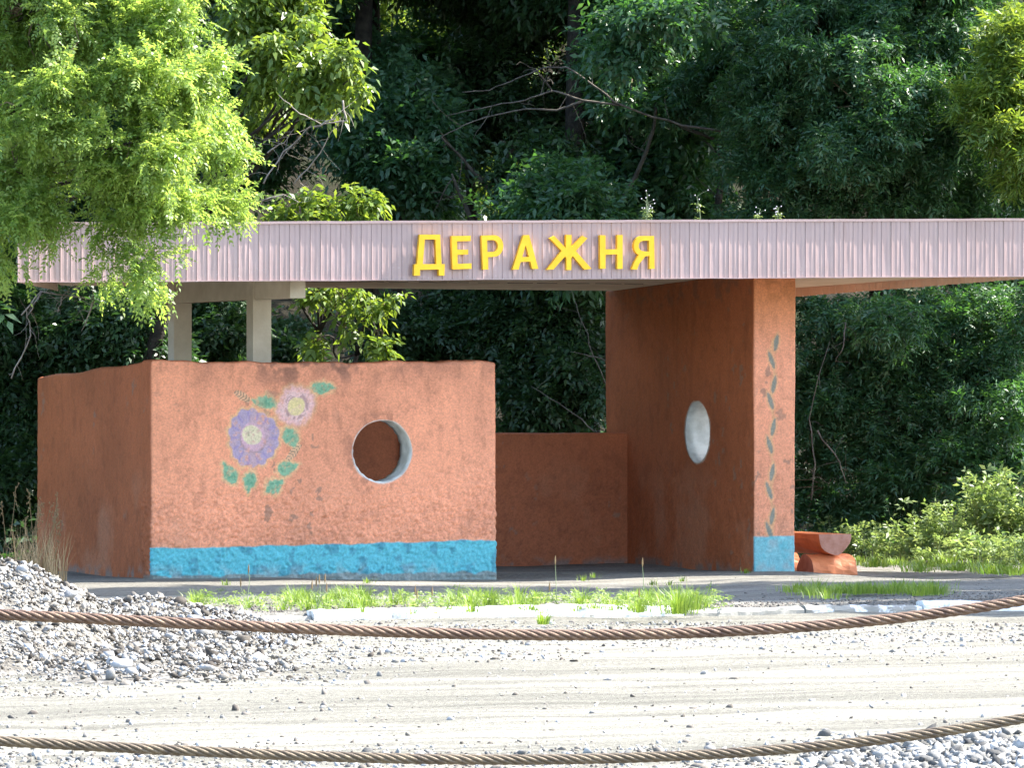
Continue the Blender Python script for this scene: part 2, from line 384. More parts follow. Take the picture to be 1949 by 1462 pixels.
def z_road(u, v):
    P = np.stack([u, v, 0 * u], 1)
    rut = 0.008 * vnoise(np.stack([u * 0.05, v * 0.8, 0 * u], 1), 1.0, 4)
    z = -0.085 + 0.010 * fbm(P, 1.7, 4, 2) + rut
    z += 0.012 * sstep(-1.5, 0, v - KV) * (0.5 + 0.5 * vnoise(P, 0.7, 8))
    return z
sheet('road', axis((-90, -14, 2), (-14, 16, 0.12), (16, 90, 2)), axis((-60, -30, 1.5), (-30, -7.45, 0.10)), z_road, M['road'])
def z_pave(u, v):
    P = np.stack([u, v, 0 * u], 1)
    z = 0.012 * fbm(P, 0.9, 4, 6) - 0.03 * sstep(0.5, 3.0, u) * sstep(5, 3.2, u) * (v < 0.5)
    z -= 0.045 * sstep(6.2, 6.8, u) * sstep(-3, 0, v)
    z -= 0.11 * sstep(-7.42, -7.54, v) + 0.012
    return z
sheet('pavement', axis((-14, -3, 0.5), (-3, 12, 0.12), (12, 40, 2)), axis((-7.54, -7.40, 0.03), (-7.40, 5.0, 0.12)), z_pave, M['pavement'])

# kerb: single stones in a row, some painted white
kerb = empty('kerb', w(0, KV, 0), ROT); kerb['kind'] = 'structure'
def kerbmat(name, white):
    m, nt, b = newmat(name); v = coords(nt)
    s = ramp(nt, noise(nt, v, 7, 6, 0.7), [(white, (0.26, 0.25, 0.22)), (white + 0.10, (0.78, 0.78, 0.76))])
    nt.links.new(s.outputs[0], b.inputs['Base Color']); b.inputs['Roughness'].default_value = 0.85
    bump(nt, b, noise(nt, v, 40, 6, 0.7), 0.7, 0.01); return m
KM = [kerbmat('kerb_whitewash', 0.36), kerbmat('kerb_worn_whitewash', 0.50), kerbmat('kerb_bare', 0.62)]
def kerb_stone(u0, u1, mat, dz, dv, tilt):
    P = []
    nx, prof = 16, [(0, -0.25), (0, -0.07), (0.004, -0.03), (0.018, -0.008), (0.04, 0.0), (0.13, 0.0), (0.15, -0.012), (0.15, -0.25)]
    V = []
    for i in range(nx + 1):
        u = u0 + (u1 - u0) * i / nx
        for a, z in prof:
            V.append(w(u, KV - 0.05 + a + dv + random.uniform(-.007, .007), 0.015 + z + dz + tilt * (u - u0) + random.uniform(-.010, .007) * (1 if z > -.1 else 0)))
    m = len(prof); F = [[i * m + j, (i + 1) * m + j, (i + 1) * m + j + 1, i * m + j + 1] for i in range(nx) for j in range(m - 1)]
    F += [list(range(m)), [nx * m + j for j in range(m)][::-1]]
    return link('kerb_stone', mesh('kerb_stone', np.array(V), F, mat, False), kerb)
for i in range(-9, 12):
    u0 = -0.28 + i * 1.0
    mt = KM[0] if i in (-1, 0, 1, 4, 5, 6, 7) else (KM[1] if i in (3,) else KM[2])
    dz = {2: -0.045, 3: -0.03, -2: -0.03, -3: -0.04}.get(i, random.uniform(-.01, .006))
    kerb_stone(u0 + 0.006, u0 + 0.994, mt, dz, random.uniform(-.02, .02), random.uniform(-.03, .03))

# ------------------------------------------------------------------ the bus shelter
SH = empty('bus_shelter', w(0, 0, 0), ROT, 'orange stuccoed concrete bus shelter with flower mural, round hole and mauve sheet-metal roof edge', 'bus shelter')
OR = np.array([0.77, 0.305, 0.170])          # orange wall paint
OR_SHADE = np.array([0.40, 0.120, 0.048])         # orange of side and inner faces, with their shade put into the colour
BLUE = np.array([0.085, 0.44, 0.51])
def rough_box(name, u0, u1, v0, v1, z0, z1, step, rad, amp, colf, hole=None, warp=None, parent=None):
    """closed stucco wall with rounded arrises; hole = (axis, a, b, radius) with axis 'v' or 'u'"""
    def ax(a, b, s): return np.linspace(a, b, max(2, int(round((b - a) / s)) + 1))
    A = [ax(u0, u1, step[0]), ax(v0, v1, step[1]), ax(z0, z1, step[2])]
    lo = np.array([u0, v0, z0]); hi = np.array([u1, v1, z1])
    V, F, base = [], [], 0
    for d in range(3):
        a, b = [x for x in range(3) if x != d]
        ga, gb = np.meshgrid(A[a], A[b], indexing='ij'); na, nb = ga.shape
        for side in (0, 1):
            P = np.zeros((ga.size, 3)); P[:, a] = ga.ravel(); P[:, b] = gb.ravel(); P[:, d] = (lo, hi)[side][d]
            i = (np.arange(na - 1)[:, None] * nb + np.arange(nb - 1)[None, :]).ravel()
            q = np.stack([i, i + nb, i + nb + 1, i + 1], 1)
            flip = (side == 0) ^ (d == 1)
            if flip: q = q[:, ::-1]
            V.append(P); F.append(q + base); base += len(P)
    V = np.concatenate(V); F = np.concatenate(F)
    key = np.round(V * 20000).astype(np.int64); _, first, inv = np.unique(key, axis=0, return_index=True, return_inverse=True)
    V = V[first]; F = inv.reshape(-1)[F]
    if hole:
        hx, ca, cb, r = hole; d = 1 if hx == 'v' else 0; a = 0 if hx == 'v' else 1
        onf = (np.abs(V[:, d] - lo[d]) < 1e-6) | (np.abs(V[:, d] - hi[d]) < 1e-6)
        da, db = V[:, a] - ca, V[:, 2] - cb; rr = np.hypot(da, db); ins = onf & (rr < r)
        F = F[~ins[F].all(1)]
        s = np.where(ins, r / np.maximum(rr, 1e-6), 1.0); V[:, a] = ca + da * s; V[:, 2] = cb + db * s
    q = np.clip(V, lo + rad, hi - rad); dn = V - q; ln = np.linalg.norm(dn, axis=1, keepdims=True); n = dn / np.maximum(ln, 1e-9)
    U0 = V.copy(); V = q + n * rad
    P = wn(V[:, 0], V[:, 1], V[:, 2]); Vn = V + n * amp(V, P, n)[:, None]
    if hole:                            # keep the arris of the hole crisp
        k = sstep(0.0, 0.03, np.abs(np.hypot(U0[:, a] - ca, U0[:, 2] - cb) - r)) if True else 1
        k = np.where(onf, k, 1); Vn = V + (Vn - V) * k[:, None]
    if warp: Vn = warp(Vn)
    C = colf(V, P, n)
    me = mesh(name, wn(Vn[:, 0], Vn[:, 1], Vn[:, 2]), F, M['paint'], True, cols=C)
    return link(name, me, parent)
def amp_std(lo=0.0035, hi=0.0035):
    def f(V, P, n):
        z = V[:, 2]; low = sstep(1.15, 0.55, z + 0.12 * vnoise(P, 1.3, 2))
        a = 0.010 * fbm(P, 1.1, 2, 1) + lo * fbm(P, 22, 2, 3)
        l = fbm(P, 24, 3, 5); a = a + low * hi * 0.8 * (np.abs(l) * 1.5 - 0.3) + low * hi * 0.7 * vnoise(P, 46, 6)
        return a
    return f
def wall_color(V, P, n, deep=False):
    c = np.where((n[:, 1] < -0.6)[:, None] & (not deep), OR, OR_SHADE)
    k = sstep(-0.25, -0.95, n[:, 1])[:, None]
    c = OR_SHADE * (1 - k) + OR * k if not deep else np.repeat(OR_SHADE[None], len(V), 0)
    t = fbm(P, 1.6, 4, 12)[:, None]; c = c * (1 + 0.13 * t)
    t2 = sstep(0.1, 0.9, fbm(P, 16.0, 4, 15))[:, None]; c = c * (1 - 0.16 * t2)
    Ps = P * np.array([1, 1, 0.16]); dr = sstep(0.15, 0.75, fbm(Ps, 11, 4, 27)) * sstep(0.5, 1.9, V[:, 2])
    c = c * (1 - 0.13 * dr[:, None])
    lowz = sstep(1.15, 0.55, V[:, 2] + 0.12 * vnoise(P, 1.3, 2)); pit = sstep(0.25, 0.0, np.abs(fbm(P, 24, 3, 5))) * (0.15 + 0.85 * lowz)
    c = c * (1 - 0.20 * pit[:, None])  # shade of the low pits put into the paint colour
    dust = (lowz * sstep(0.0, 0.8, fbm(P, 2.4, 4, 29)))[:, None] * 0.28; c = c * (1 - dust) + np.array([0.50, 0.27, 0.17]) * dust
    chip = sstep(0.70, 0.78, fbm(P, 13, 3, 51))[:, None] * sstep(0.1, 0.5, fbm(P, 2.1, 2, 52))[:, None]; c = c * (1 - .7 * chip) + np.array([0.27, 0.16, 0.11]) * chip * .7
    z = V[:, 2] + 0.05 * fbm(P, 6, 3, 22)                      # damp and grey dust at the foot
    k = (sstep(0.10, 0.0, z) * sstep(0.0, 0.35, fbm(P, 7, 3, 25) + 0.25))[:, None] * 0.8
    return c * (1 - k) + np.array([0.20, 0.17, 0.15]) * k
PXU, PXZ = 204.0, 216.0
def blend(c, col, k): k = np.clip(k, 0, 1)[:, None]; return c * (1 - k) + np.array(col) * k
def leafshape(du, dz, ang, a, b, tip=0.6):
    """soft mask of a pointed leaf; a half length, b half width (px); ang: direction of the tip, degrees up from +u"""
    ca, sa = math.cos(R(ang)), math.sin(R(ang)); x = (du * ca + dz * sa) / a; y = (-du * sa + dz * ca) / b
    w_ = np.clip(1 - x * x, 0, 1) ** 0.55 * np.where(x > 0, (1 - tip * x), 1.0)
    d = w_ - np.abs(y); return np.where(np.abs(x) < 1.15, d, -1)
def block_color(V, P, n):
    c = wall_color(V, P, n); front = n[:, 1] < -0.5; u, z = V[:, 0], V[:, 2]
    nz = fbm(P, 34, 3, 31) * 0.45; ed = fbm(P, 9, 3, 33)
    def loc(px, py): uu, zz = at_v(px, py, 0.0); return (u - uu) * PXU, (z - zz) * PXZ
    worn = 1 - 0.45 * sstep(0.15, 0.75, fbm(P, 48, 3, 36)) - 0.25 * sstep(0.1, 0.7, fbm(P, 5, 3, 37))
    def S(d, s=0.1): return sstep(-s, s, d + nz * 0.5 + ed * 0.22) * front * worn
    # top dirt
    k = sstep(1.66, 1.88, z + 0.03 * ed) * sstep(0.0, 0.6, fbm(P, 6, 4, 40) + 0.1) * front
    k2 = np.exp(-((u - 1.35) / 0.75) ** 2) * sstep(1.58, 1.84, z) * sstep(0.05, 0.6, fbm(P, 11, 3, 41) + 0.1) * front
    c = blend(c, (0.20, 0.09, 0.06), np.clip(0.35 * k + 0.75 * k2, 0, 0.8))
    # leaves, cream bleed first
    GREEN = (0.15, 0.38, 0.24); HALO = (0.68, 0.44, 0.22)
    LV = [(615, 736, 0, 21, 12), (504, 763, 175, 24, 13), (555, 830, -65, 19, 14), (548, 889, 20, 19, 13), (521, 925, 35, 19, 14), (475, 917, -100, 19, 13), (437, 899, 120, 22, 12)]
    for px, py, an, a, b in LV:
        du, dz = loc(px, py); c = blend(c, HALO, 0.65 * S(leafshape(du, dz, an, a + 6, b + 5), 0.22))
    for px, py, an, a, b in LV:
        du, dz = loc(px, py); c = blend(c, GREEN, 0.9 * S(leafshape(du, dz, an, a, b), 0.12))
        m = S(leafshape(du, dz, an, a * 0.75, b * 0.6), 0.3); c = blend(c, (0.05, 0.22, 0.13), 0.45 * m * (nz > 0.02))
    # purple flower
    du, dz = loc(482, 832); th = np.arctan2(dz / 1.16, du); r = np.hypot(du, dz / 1.16)
    ro = 44 + 4.5 * np.abs(np.sin(th * 7)) + 2 * np.sin(th * 3 + 1)
    c = blend(c, HALO, 0.7 * S((ro + 5 - r) / 8, 0.5)); c = blend(c, (0.36, 0.29, 0.43), 0.9 * S((ro - r) / 5, 0.3))
    pet = sstep(0.86, 0.98, np.abs(np.cos(th * 7))) * (r > 30) * (r < ro); c = blend(c, (0.22, 0.16, 0.42), 0.4 * pet * front)
    c = blend(c, (0.60, 0.36, 0.42), S((24 - r) / 4, 0.4)); du2, dz2 = loc(480, 827); r2 = np.hypot(du2, dz2)
    c = blend(c, (0.70, 0.64, 0.36), S((18 - r2) / 4, 0.4)); c = blend(c, (0.25, 0.20, 0.14), 0.7 * S((9 - r2) / 5, 0.5) * (nz > 0.08))
    ring = S(1 - np.abs(r - 24) / 2.0, 0.5) * (dz < 4); c = blend(c, (0.25, 0.16, 0.14), 0.5 * ring)
    # pink flower
    du, dz = loc(564, 770); th = np.arctan2(dz, du); r = np.hypot(du, dz / 1.1)
    ro = 35 + 1.3 * np.sin(th * 15) + 2.2 * np.sin(th * 4)
    c = blend(c, HALO, 0.55 * S((ro + 5 - r) / 8, 0.6)); c = blend(c, (0.70, 0.40, 0.40), 0.85 * S((ro - r) / 9, 0.5))
    c = blend(c, (0.74, 0.52, 0.50), 0.6 * S((ro - 8 - r) / 8, 0.5))
    ring = S(1 - np.abs(r - 19.5) / 3.0, 0.5) * (nz > -0.05); c = blend(c, (0.24, 0.12, 0.13), 0.6 * ring)
    c = blend(c, (0.70, 0.56, 0.27), S((16 - r) / 4, 0.4))
    # small fern strokes
    for px, py, an, ln in ((461, 753, -35, 17), (559, 859, 50, 20)):
        du, dz = loc(px, py); ca, sa = math.cos(R(an)), math.sin(R(an)); x = du * ca + dz * sa; y = -du * sa + dz * ca
        m = (np.abs(x) < ln) * (np.abs(y) < 8 * (1 - np.abs(x) / ln * 0.5)); c = blend(c, (0.66, 0.50, 0.30), 0.45 * m * front)
        m = m * (np.abs(((x + 0.6 * np.abs(y)) % 6.0) - 3.0) < 1.0); c = blend(c, (0.10, 0.10, 0.07), 0.8 * m * front)
    # bare rim about the hole
    r = np.hypot(u - HU, z - HZ); c = blend(c, (0.62, 0.58, 0.52), sstep(HR + 0.012, HR + 0.002, r + 0.006 * ed) * front * 0.8)
    c = blend(c, (0.30, 0.12, 0.07), 0.5 * front * sstep(0.0, 0.4, fbm(P, 14, 2, 55)) * sstep(HR + 0.14, HR + 0.03, r) * (u < HU + 0.1))
    # blue band
    zb = 0.262 + 0.012 * (u / 3.2) * 3.6 + 0.012 * fbm(P * np.array([1, 1, 0.2]), 7, 3, 44)
    k = sstep(zb + 0.006, zb - 0.006, z) * sstep(-0.1, -0.35, n[:, 1]); c = blend(c, BLUE, k * 0.97)
    c = blend(c, (0.05, 0.20, 0.27), k * sstep(0.2, 0.7, fbm(P, 13, 3, 46)) * 0.6)
    k = sstep(0.02, 0.0, z + 0.02 * ed - 0.012); c = blend(c, (0.22, 0.19, 0.16), k * 0.8)
    k = sstep(0.16, 0.0, z) * sstep(0.1, 0.6, fbm(P, 10, 4, 58)); c = blend(c, (0.33, 0.36, 0.34), k * 0.5 * front)
    return c
HU, HZ = at_v(727.5, 858, 0.0); HR = 0.278
def warp_front(V):
    V = V.copy(); t = V[:, 2] / 1.89; V[:, 2] += t * (-0.018 * np.sin(np.pi * np.clip(V[:, 0] / 3.22, 0, 1)) + 0.006 * np.sin(V[:, 0] * 9) + 0.004 * np.sin(V[:, 0] * 23)); return V
blk = rough_box('front_wall', 0, 3.22, 0, 0.28, -0.12, 1.893, (0.0085, 0.02, 0.0085), 0.03, amp_std(0.0022, 0.0100), block_color, ('v', HU, HZ, HR), warp_front, SH)
def rim(name, axis_, ca, cb, r, d0, d1, parent):
    n = 64; V = []; 
    for k in range(5):
        d = d0 + (d1 - d0) * k / 4
        for i in range(n):
            a = 2 * math.pi * i / n; rr = r - 0.004 + 0.004 * math.sin(i * 2.1 + k)
            p = (ca + rr * math.cos(a), cb + rr * math.sin(a)); V.append(w(p[0], d, p[1]) if axis_ == 'v' else w(d, p[0], p[1]))
    for d in (d0, d1):                   # thin back ring gives the lining thickness
        for i in range(n):
            a = 2 * math.pi * i / n; rr = r + 0.03; p = (ca + rr * math.cos(a), cb + rr * math.sin(a)); dd = d + (0.012 if d == d0 else -0.012)
            V.append(w(p[0], dd, p[1]) if axis_ == 'v' else w(dd, p[0], p[1]))
    F = [[k * n + i, k * n + (i + 1) % n, (k + 1) * n + (i + 1) % n, (k + 1) * n + i] for k in range(4) for i in range(n)]
    F += [[i, 5 * n + i, 5 * n + (i + 1) % n, (i + 1) % n] for i in range(n)]
    F += [[4 * n + i, 4 * n + (i + 1) % n, 6 * n + (i + 1) % n, 6 * n + i] for i in range(n)]
    F += [[5 * n + i, 6 * n + i, 6 * n + (i + 1) % n, 5 * n + (i + 1) % n] for i in range(n)]
    return link(name, mesh(name, np.array(V), F, M['white'], True), parent)
rim('hole_lining', 'v', HU, HZ, HR, 0.004, 0.276, blk)
def warp_side(V):
    V = V.copy(); t = np.clip(V[:, 1] / 3.32, 0, 1); V[:, 2] *= 1 - 0.066 * t + 0.004 * np.sin(V[:, 1] * 5); return V
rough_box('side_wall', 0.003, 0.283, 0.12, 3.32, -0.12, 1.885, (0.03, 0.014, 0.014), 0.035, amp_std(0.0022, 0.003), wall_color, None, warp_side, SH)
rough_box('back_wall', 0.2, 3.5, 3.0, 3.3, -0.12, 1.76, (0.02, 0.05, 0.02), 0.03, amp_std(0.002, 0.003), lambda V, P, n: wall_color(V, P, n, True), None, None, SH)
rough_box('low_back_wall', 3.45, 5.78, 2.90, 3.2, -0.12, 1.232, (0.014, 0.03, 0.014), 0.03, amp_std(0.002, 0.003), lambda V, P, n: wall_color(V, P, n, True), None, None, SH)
PHV, PHZ, PHR = 1.264, 1.247, 0.283
def pillar_color(V, P, n):
    c = wall_color(V, P, n); front = n[:, 1] < -0.5; u, z = V[:, 0], V[:, 2]; nz = fbm(P, 30, 2, 31) * 0.35
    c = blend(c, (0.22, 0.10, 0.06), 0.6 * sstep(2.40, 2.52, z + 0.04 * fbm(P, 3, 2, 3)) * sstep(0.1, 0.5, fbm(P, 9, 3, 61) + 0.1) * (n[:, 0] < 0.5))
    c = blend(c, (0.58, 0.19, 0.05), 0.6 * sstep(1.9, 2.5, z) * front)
    def loc(px, py): uu, zz = at_v(px, py, 0.0); return (u - uu) * 196.0, (z - zz) * 210.0
    HALO = (0.62, 0.36, 0.17); G = (0.17, 0.20, 0.17)
    LV = [(1477, 652), (1468, 685), (1473, 731), (1466, 763), (1472, 813), (1465, 847), (1470, 899), (1464, 934), (1470, 983), (1464, 1010)]
    du, dz = loc(1470, 830); zz = dz
    sx = 3.5 * np.sin(dz * 0.07); c = blend(c, HALO, 0.55 * sstep(3.0, 1.2, np.abs(du - sx)) * (np.abs(dz) < 185) * front)
    for i, (px, py) in enumerate(LV):
        du, dz = loc(px, py); an = 80 if i % 2 == 0 else 108
        c = blend(c, HALO, 0.5 * sstep(-0.2, 0.2, leafshape(du, dz, an, 22, 8, 0.3)) * front)
        c = blend(c, G, 0.88 * sstep(-0.12, 0.12, leafshape(du, dz, an, 17, 4.4, 0.3) + nz * 0.3) * front)
    zb = 0.312 + 0.010 * fbm(P, 7, 3, 44); k = sstep(zb + 0.006, zb - 0.006, z) * sstep(-0.1, -0.35, n[:, 1]); c = blend(c, BLUE, k * 0.85)
    c = blend(c, (0.30, 0.34, 0.34), k * sstep(0.0, 0.5, fbm(P, 8, 3, 47)) * 0.55)
    r = np.hypot(V[:, 1] - PHV, z - PHZ); c = blend(c, (0.60, 0.57, 0.5), sstep(PHR + 0.016, PHR + 0.004, r + 0.008 * fbm(P, 9, 2, 9)) * (np.abs(n[:, 0]) > 0.5) * 0.8)
    return c
def soffit_z(v): return 2.70 - 0.036 * v
def warp_pillar(V):
    V = V.copy(); k = V[:, 2] > 2.3; V[:, 2] = np.where(k, 2.3 + (V[:, 2] - 2.3) * (soffit_z(V[:, 1]) + 0.004 - 2.3) / (2.72 - 2.3), V[:, 2])
    return V
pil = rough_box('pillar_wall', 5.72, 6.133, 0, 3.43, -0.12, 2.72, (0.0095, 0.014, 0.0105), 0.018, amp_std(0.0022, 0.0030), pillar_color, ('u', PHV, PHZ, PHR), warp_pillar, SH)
rim('hole_lining', 'u', PHV, PHZ, PHR, 5.724, 6.129, pil)

# posts and beam
m_ = MB(); m_.ubox(1.085, 1.255, 0.42, 0.59, -0.1, soffit_z(0.5) + 0.01); m_.build('post', M['post'], SH)
m_ = MB(); m_.ubox(1.085, 1.255, 2.58, 2.75, -0.1, soffit_z(2.66) + 0.01); m_.build('post', M['post'], SH)
m_ = MB()
m_.hexa([w(1.10, -0.5, 2.43), w(1.24, -0.5, 2.43), w(1.24, 3.0, 2.43), w(1.10, 3.0, 2.43), w(1.10, -0.5, soffit_z(-.5) + .01), w(1.24, -0.5, soffit_z(-.5) + .01), w(1.24, 3.0, soffit_z(3) + .01), w(1.10, 3.0, soffit_z(3) + .01)])
m_.build('beam', M['post'], SH)

# roof: sloping concrete slab, sheet-metal edge of single ribbed panels
VF = -0.9
roof = empty('roof', w(0, 0, 0), 0.0); roof.parent = SH; roof.matrix_parent_inverse = SH.matrix_basis.inverted()
def rlink(name, me): 
    o = bpy.data.objects.new(name, me); COL.objects.link(o); o.parent = roof; o.matrix_parent_inverse = roof.matrix_basis.inverted(); return o
uL = at_v(33, 480, VF)[0]; uR = at_v(2016, 480, VF)[0]
PL = [(uL + 0.02, VF + 0.03), (uR - 0.02, VF + 0.03), (6.75, 4.3), (6.14, 4.25), (6.14, 3.25), (uL + 1.62, 3.0)]
def topz(u): return 3.035 + (u - uL) * (3.175 - 3.035) / (7.985 - uL)
def botz(u): return 2.541 + (u - uL) * (2.662 - 2.541) / (7.985 - uL)
n = len(PL); V = [w(a, b, soffit_z(b)) for a, b in PL] + [w(a, b, topz(a) - 0.05) for a, b in PL]
rlink('ceiling_slab', mesh('ceiling_slab', np.array(V), [list(range(n))[::-1], list(range(n, 2 * n))] + [[i, (i + 1) % n, n + (i + 1) % n, n + i] for i in range(n)], M['cream']))
# dark joints between the ceiling slabs, as shallow mortar fillets
for v_ in (0.55, 2.0):
    mb = MB(); 
    for (a0, a1) in ((1.5, 5.6), (6.2, 7.4 if v_ < 1 else 6.9)):
        k = 14
        for i in range(k):
            x0 = a0 + (a1 - a0) * i / k; x1 = a0 + (a1 - a0) * (i + random.uniform(0.6, 1.0)) / k
            mb.ubox(x0, x1, v_ - 0.006, v_ + 0.006, soffit_z(v_) - 0.004, soffit_z(v_) + 0.01)
    rlink('slab_joint', mesh('slab_joint', np.array(mb.v), mb.f, M['roofing']))['kind'] = 'stuff'
n = len(PL); V = [w(a, b, topz(a) - 0.049) for a, b in PL] + [w(a, b, topz(a) - 0.02) for a, b in PL]
rlink('roof_covering', mesh('roof_covering', np.array(V), [list(range(n))[::-1], list(range(n, 2 * n))] + [[i, (i + 1) % n, n + (i + 1) % n, n + i] for i in range(n)], M['roofing']))
# one ribbed panel, unit height, origin at its bottom left; x along the edge, y outwards negative
PW = 0.0935
prof = [(0, 0.0), (0.003, -0.005), (0.009, -0.005), (0.012, -0.0008), (0.040, 0.0005), (0.060, -0.002), (0.084, 0.0008), (PW - 0.0012, 0.0)]
def panel_mesh(seed):
    rr = random.Random(seed); V = []; nz = 5
    for k in range(nz):
        for x, y in prof: V.append((x, y + (rr.uniform(-.0011, .0011) if 0.02 < x < 0.08 else 0), k / (nz - 1)))
    m = len(prof)
    for k in range(nz):
        for x, y in prof: V.append((x, y + 0.003, k / (nz - 1)))
    o = nz * m; F = [[k * m + j, k * m + j + 1, (k + 1) * m + j + 1, (k + 1) * m + j] for k in range(nz - 1) for j in range(m - 1)]
    F += [[o + k * m + j, o + (k + 1) * m + j, o + (k + 1) * m + j + 1, o + k * m + j + 1] for k in range(nz - 1) for j in range(m - 1)]
    F += [[j + 1, j, o + j, o + j + 1] for j in range(m - 1)] + [[(nz - 1) * m + j, (nz - 1) * m + j + 1, o + (nz - 1) * m + j + 1, o + (nz - 1) * m + j] for j in range(m - 1)]
    me = mesh('fascia_panel', np.array(V), F, M['fascia'], False); me.materials.append(M['inner']); nf = (nz - 1) * (m - 1)
    for i in range(nf, 2 * nf): me.polygons[i].material_index = 1
    return me
PM = [panel_mesh(i) for i in range(5)]
def panel_run(p0, p1, zb, zt):
    d = Vector((p1.x - p0.x, p1.y - p0.y, 0)); L = d.length; d.normalize(); k = int(round(L / PW)); ang = math.atan2(d.y, d.x)
    for i in range(k):
        q = p0 + d * (i * L / k); t = (i + 0.5) / k; b, tp = zb(t), zt(t)
        o = rlink('fascia_panel', PM[random.randrange(5)])
        o.matrix_basis = Matrix.Translation(Vector((q.x, q.y, b + random.uniform(-.003, .003)))) @ Matrix.Rotation(ang, 4, 'Z') @ Matrix.Rotation(random.uniform(-.006, .006), 4, 'X') @ Matrix.Diagonal((L / k / PW * 1.012, 1, tp - b, 1))
panel_run(w(uL, VF), w(uR, VF), lambda t: botz(uL + t * (uR - uL)), lambda t: topz(uL + t * (uR - uL)))
panel_run(w(uR, VF), w(6.77, 4.33), lambda t: botz(uR) + t * (2.455 - botz(uR)), lambda t: topz(uR) + t * (3.08 - topz(uR)))
panel_run(w(uL + 1.60, 3.03), w(uL, VF), lambda t: 2.541, lambda t: 3.035)
# thin drip edge and top flashing
for nm, f0, dz0, dz1, dv in (('flashing', topz, -0.012, 0.010, 0.02), ('drip_edge', botz, -0.004, 0.004, 0.012)):
    mb = MB(); k = 40
    V = []
    for i in range(k + 1):
        u = uL + (uR - uL) * i / k; z = f0(u) + random.uniform(-.002, .002)
        V += [w(u, VF - dv, z + dz0), w(u, VF + 0.05, z + dz0), w(u, VF + 0.05, z + dz1), w(u, VF - dv, z + dz1)]
    F = [[i * 4 + j, (i + 1) * 4 + j, (i + 1) * 4 + (j + 1) % 4, i * 4 + (j + 1) % 4] for i in range(k) for j in range(4)] + [[0, 1, 2, 3], [4 * k + 3, 4 * k + 2, 4 * k + 1, 4 * k]]
    rlink(nm, mesh(nm, np.array(V), F, M['fascia']))

# the name of the stop, cut letters; outlines in photo pixels of the front (zoomed crop / 2.611 + offset)
def zp(x, y): return (650 + x / 2.6114, y / 2.6114)
def arc(cx, cy, rx, ry, a0, a1, n=10): return [(cx + rx * math.cos(R(a0 + (a1 - a0) * i / n)), cy + ry * math.sin(R(a0 + (a1 - a0) * i / n))) for i in range(n + 1)]
LET = {
 'Д': [[(387, 1165), (489, 1165), (496, 1312), (512, 1312), (510, 1370), (482, 1370), (482, 1339), (389, 1341), (389, 1370), (359, 1370), (360, 1313), (374, 1312)], [(413, 1190), (465, 1190), (470, 1312), (403, 1312)]],
 'Е': [[(545, 1172), (641, 1171), (641, 1198), (573, 1199), (574, 1240), (628, 1240), (628, 1265), (575, 1266), (576, 1311), (645, 1308), (645, 1336), (550, 1339)]],
 'Р': [[(694, 1170), (752, 1168)] + arc(757, 1222, 46, 54, -90, 90, 14) + [(727, 1278), (728, 1339), (701, 1340)], [(722, 1194), (750, 1193)] + arc(752, 1222, 24, 29, -85, 85, 10) + [(724, 1252)]],
 'А': [[(903, 1168), (931, 1167), (977, 1336), (946, 1337), (937, 1300), (889, 1302), (879, 1339), (848, 1340)], [(914, 1218), (930, 1276), (897, 1277)]],
 'Ж': [[(1034, 1184), (1056, 1172), (1113, 1232), (1115, 1166), (1142, 1167), (1141, 1230), (1196, 1171), (1221, 1184), (1163, 1247), (1242, 1336), (1206, 1340), (1148, 1272), (1141, 1283), (1141, 1342), (1117, 1342), (1116, 1284), (1110, 1274), (1052, 1339), (1018, 1341), (1093, 1246)]],
 'Н': [[(1283, 1168), (1311, 1169), (1311, 1239), (1369, 1238), (1369, 1167), (1396, 1167), (1396, 1336), (1369, 1337), (1369, 1264), (1311, 1266), (1311, 1335), (1284, 1336)]],
 'Я': [[(1552, 1172), (1555, 1335), (1529, 1337), (1529, 1272), (1508, 1274), (1478, 1312), (1468, 1340), (1440, 1338), (1455, 1300), (1476, 1266)] + arc(1494, 1222, 43, 50, 115, 270, 14)[1:], [(1527, 1196), (1500, 1196)] + arc(1500, 1222, 25, 26, -95, -265, 10)[1:] + [(1527, 1250)]],
}
from mathutils.geometry import tessellate_polygon
for ch, loops in LET.items():
    L2 = []
    for lp in loops:
        pts = []
        for x, y in lp:
            px, py = zp(x, y); u, z = at_v(px, py, VF - 0.05); pts.append(Vector((u, z, 0)))
        L2.append(pts)
    flat = [p for l in L2 for p in l]; nf = len(flat)
    tri = tessellate_polygon(L2)
    V = [w(p.x, VF - 0.058, p.y) for p in flat] + [w(p.x, VF - 0.018, p.y) for p in flat]
    F = []
    for t in tri:
        a, b, c = (flat[i] for i in t); s = (b - a).cross(c - a).z
        t = list(t) if s > 0 else list(t)[::-1]; F.append(t); F.append([i + nf for i in t[::-1]])
    o_ = 0
    for l in L2:
        k = len(l); ar = sum(l[i].x * l[(i + 1) % k].y - l[(i + 1) % k].x * l[i].y for i in range(k))
        for i in range(k):
            q = [o_ + i, nf + o_ + i, nf + o_ + (i + 1) % k, o_ + (i + 1) % k]; F.append(q if (ar > 0) else q[::-1])
        o_ += k
    o = rlink('letter', mesh('letter', np.array(V), F, M['yellow'])); o['label'] = 'yellow cut-out letter %s of the name on the roof edge' % ch

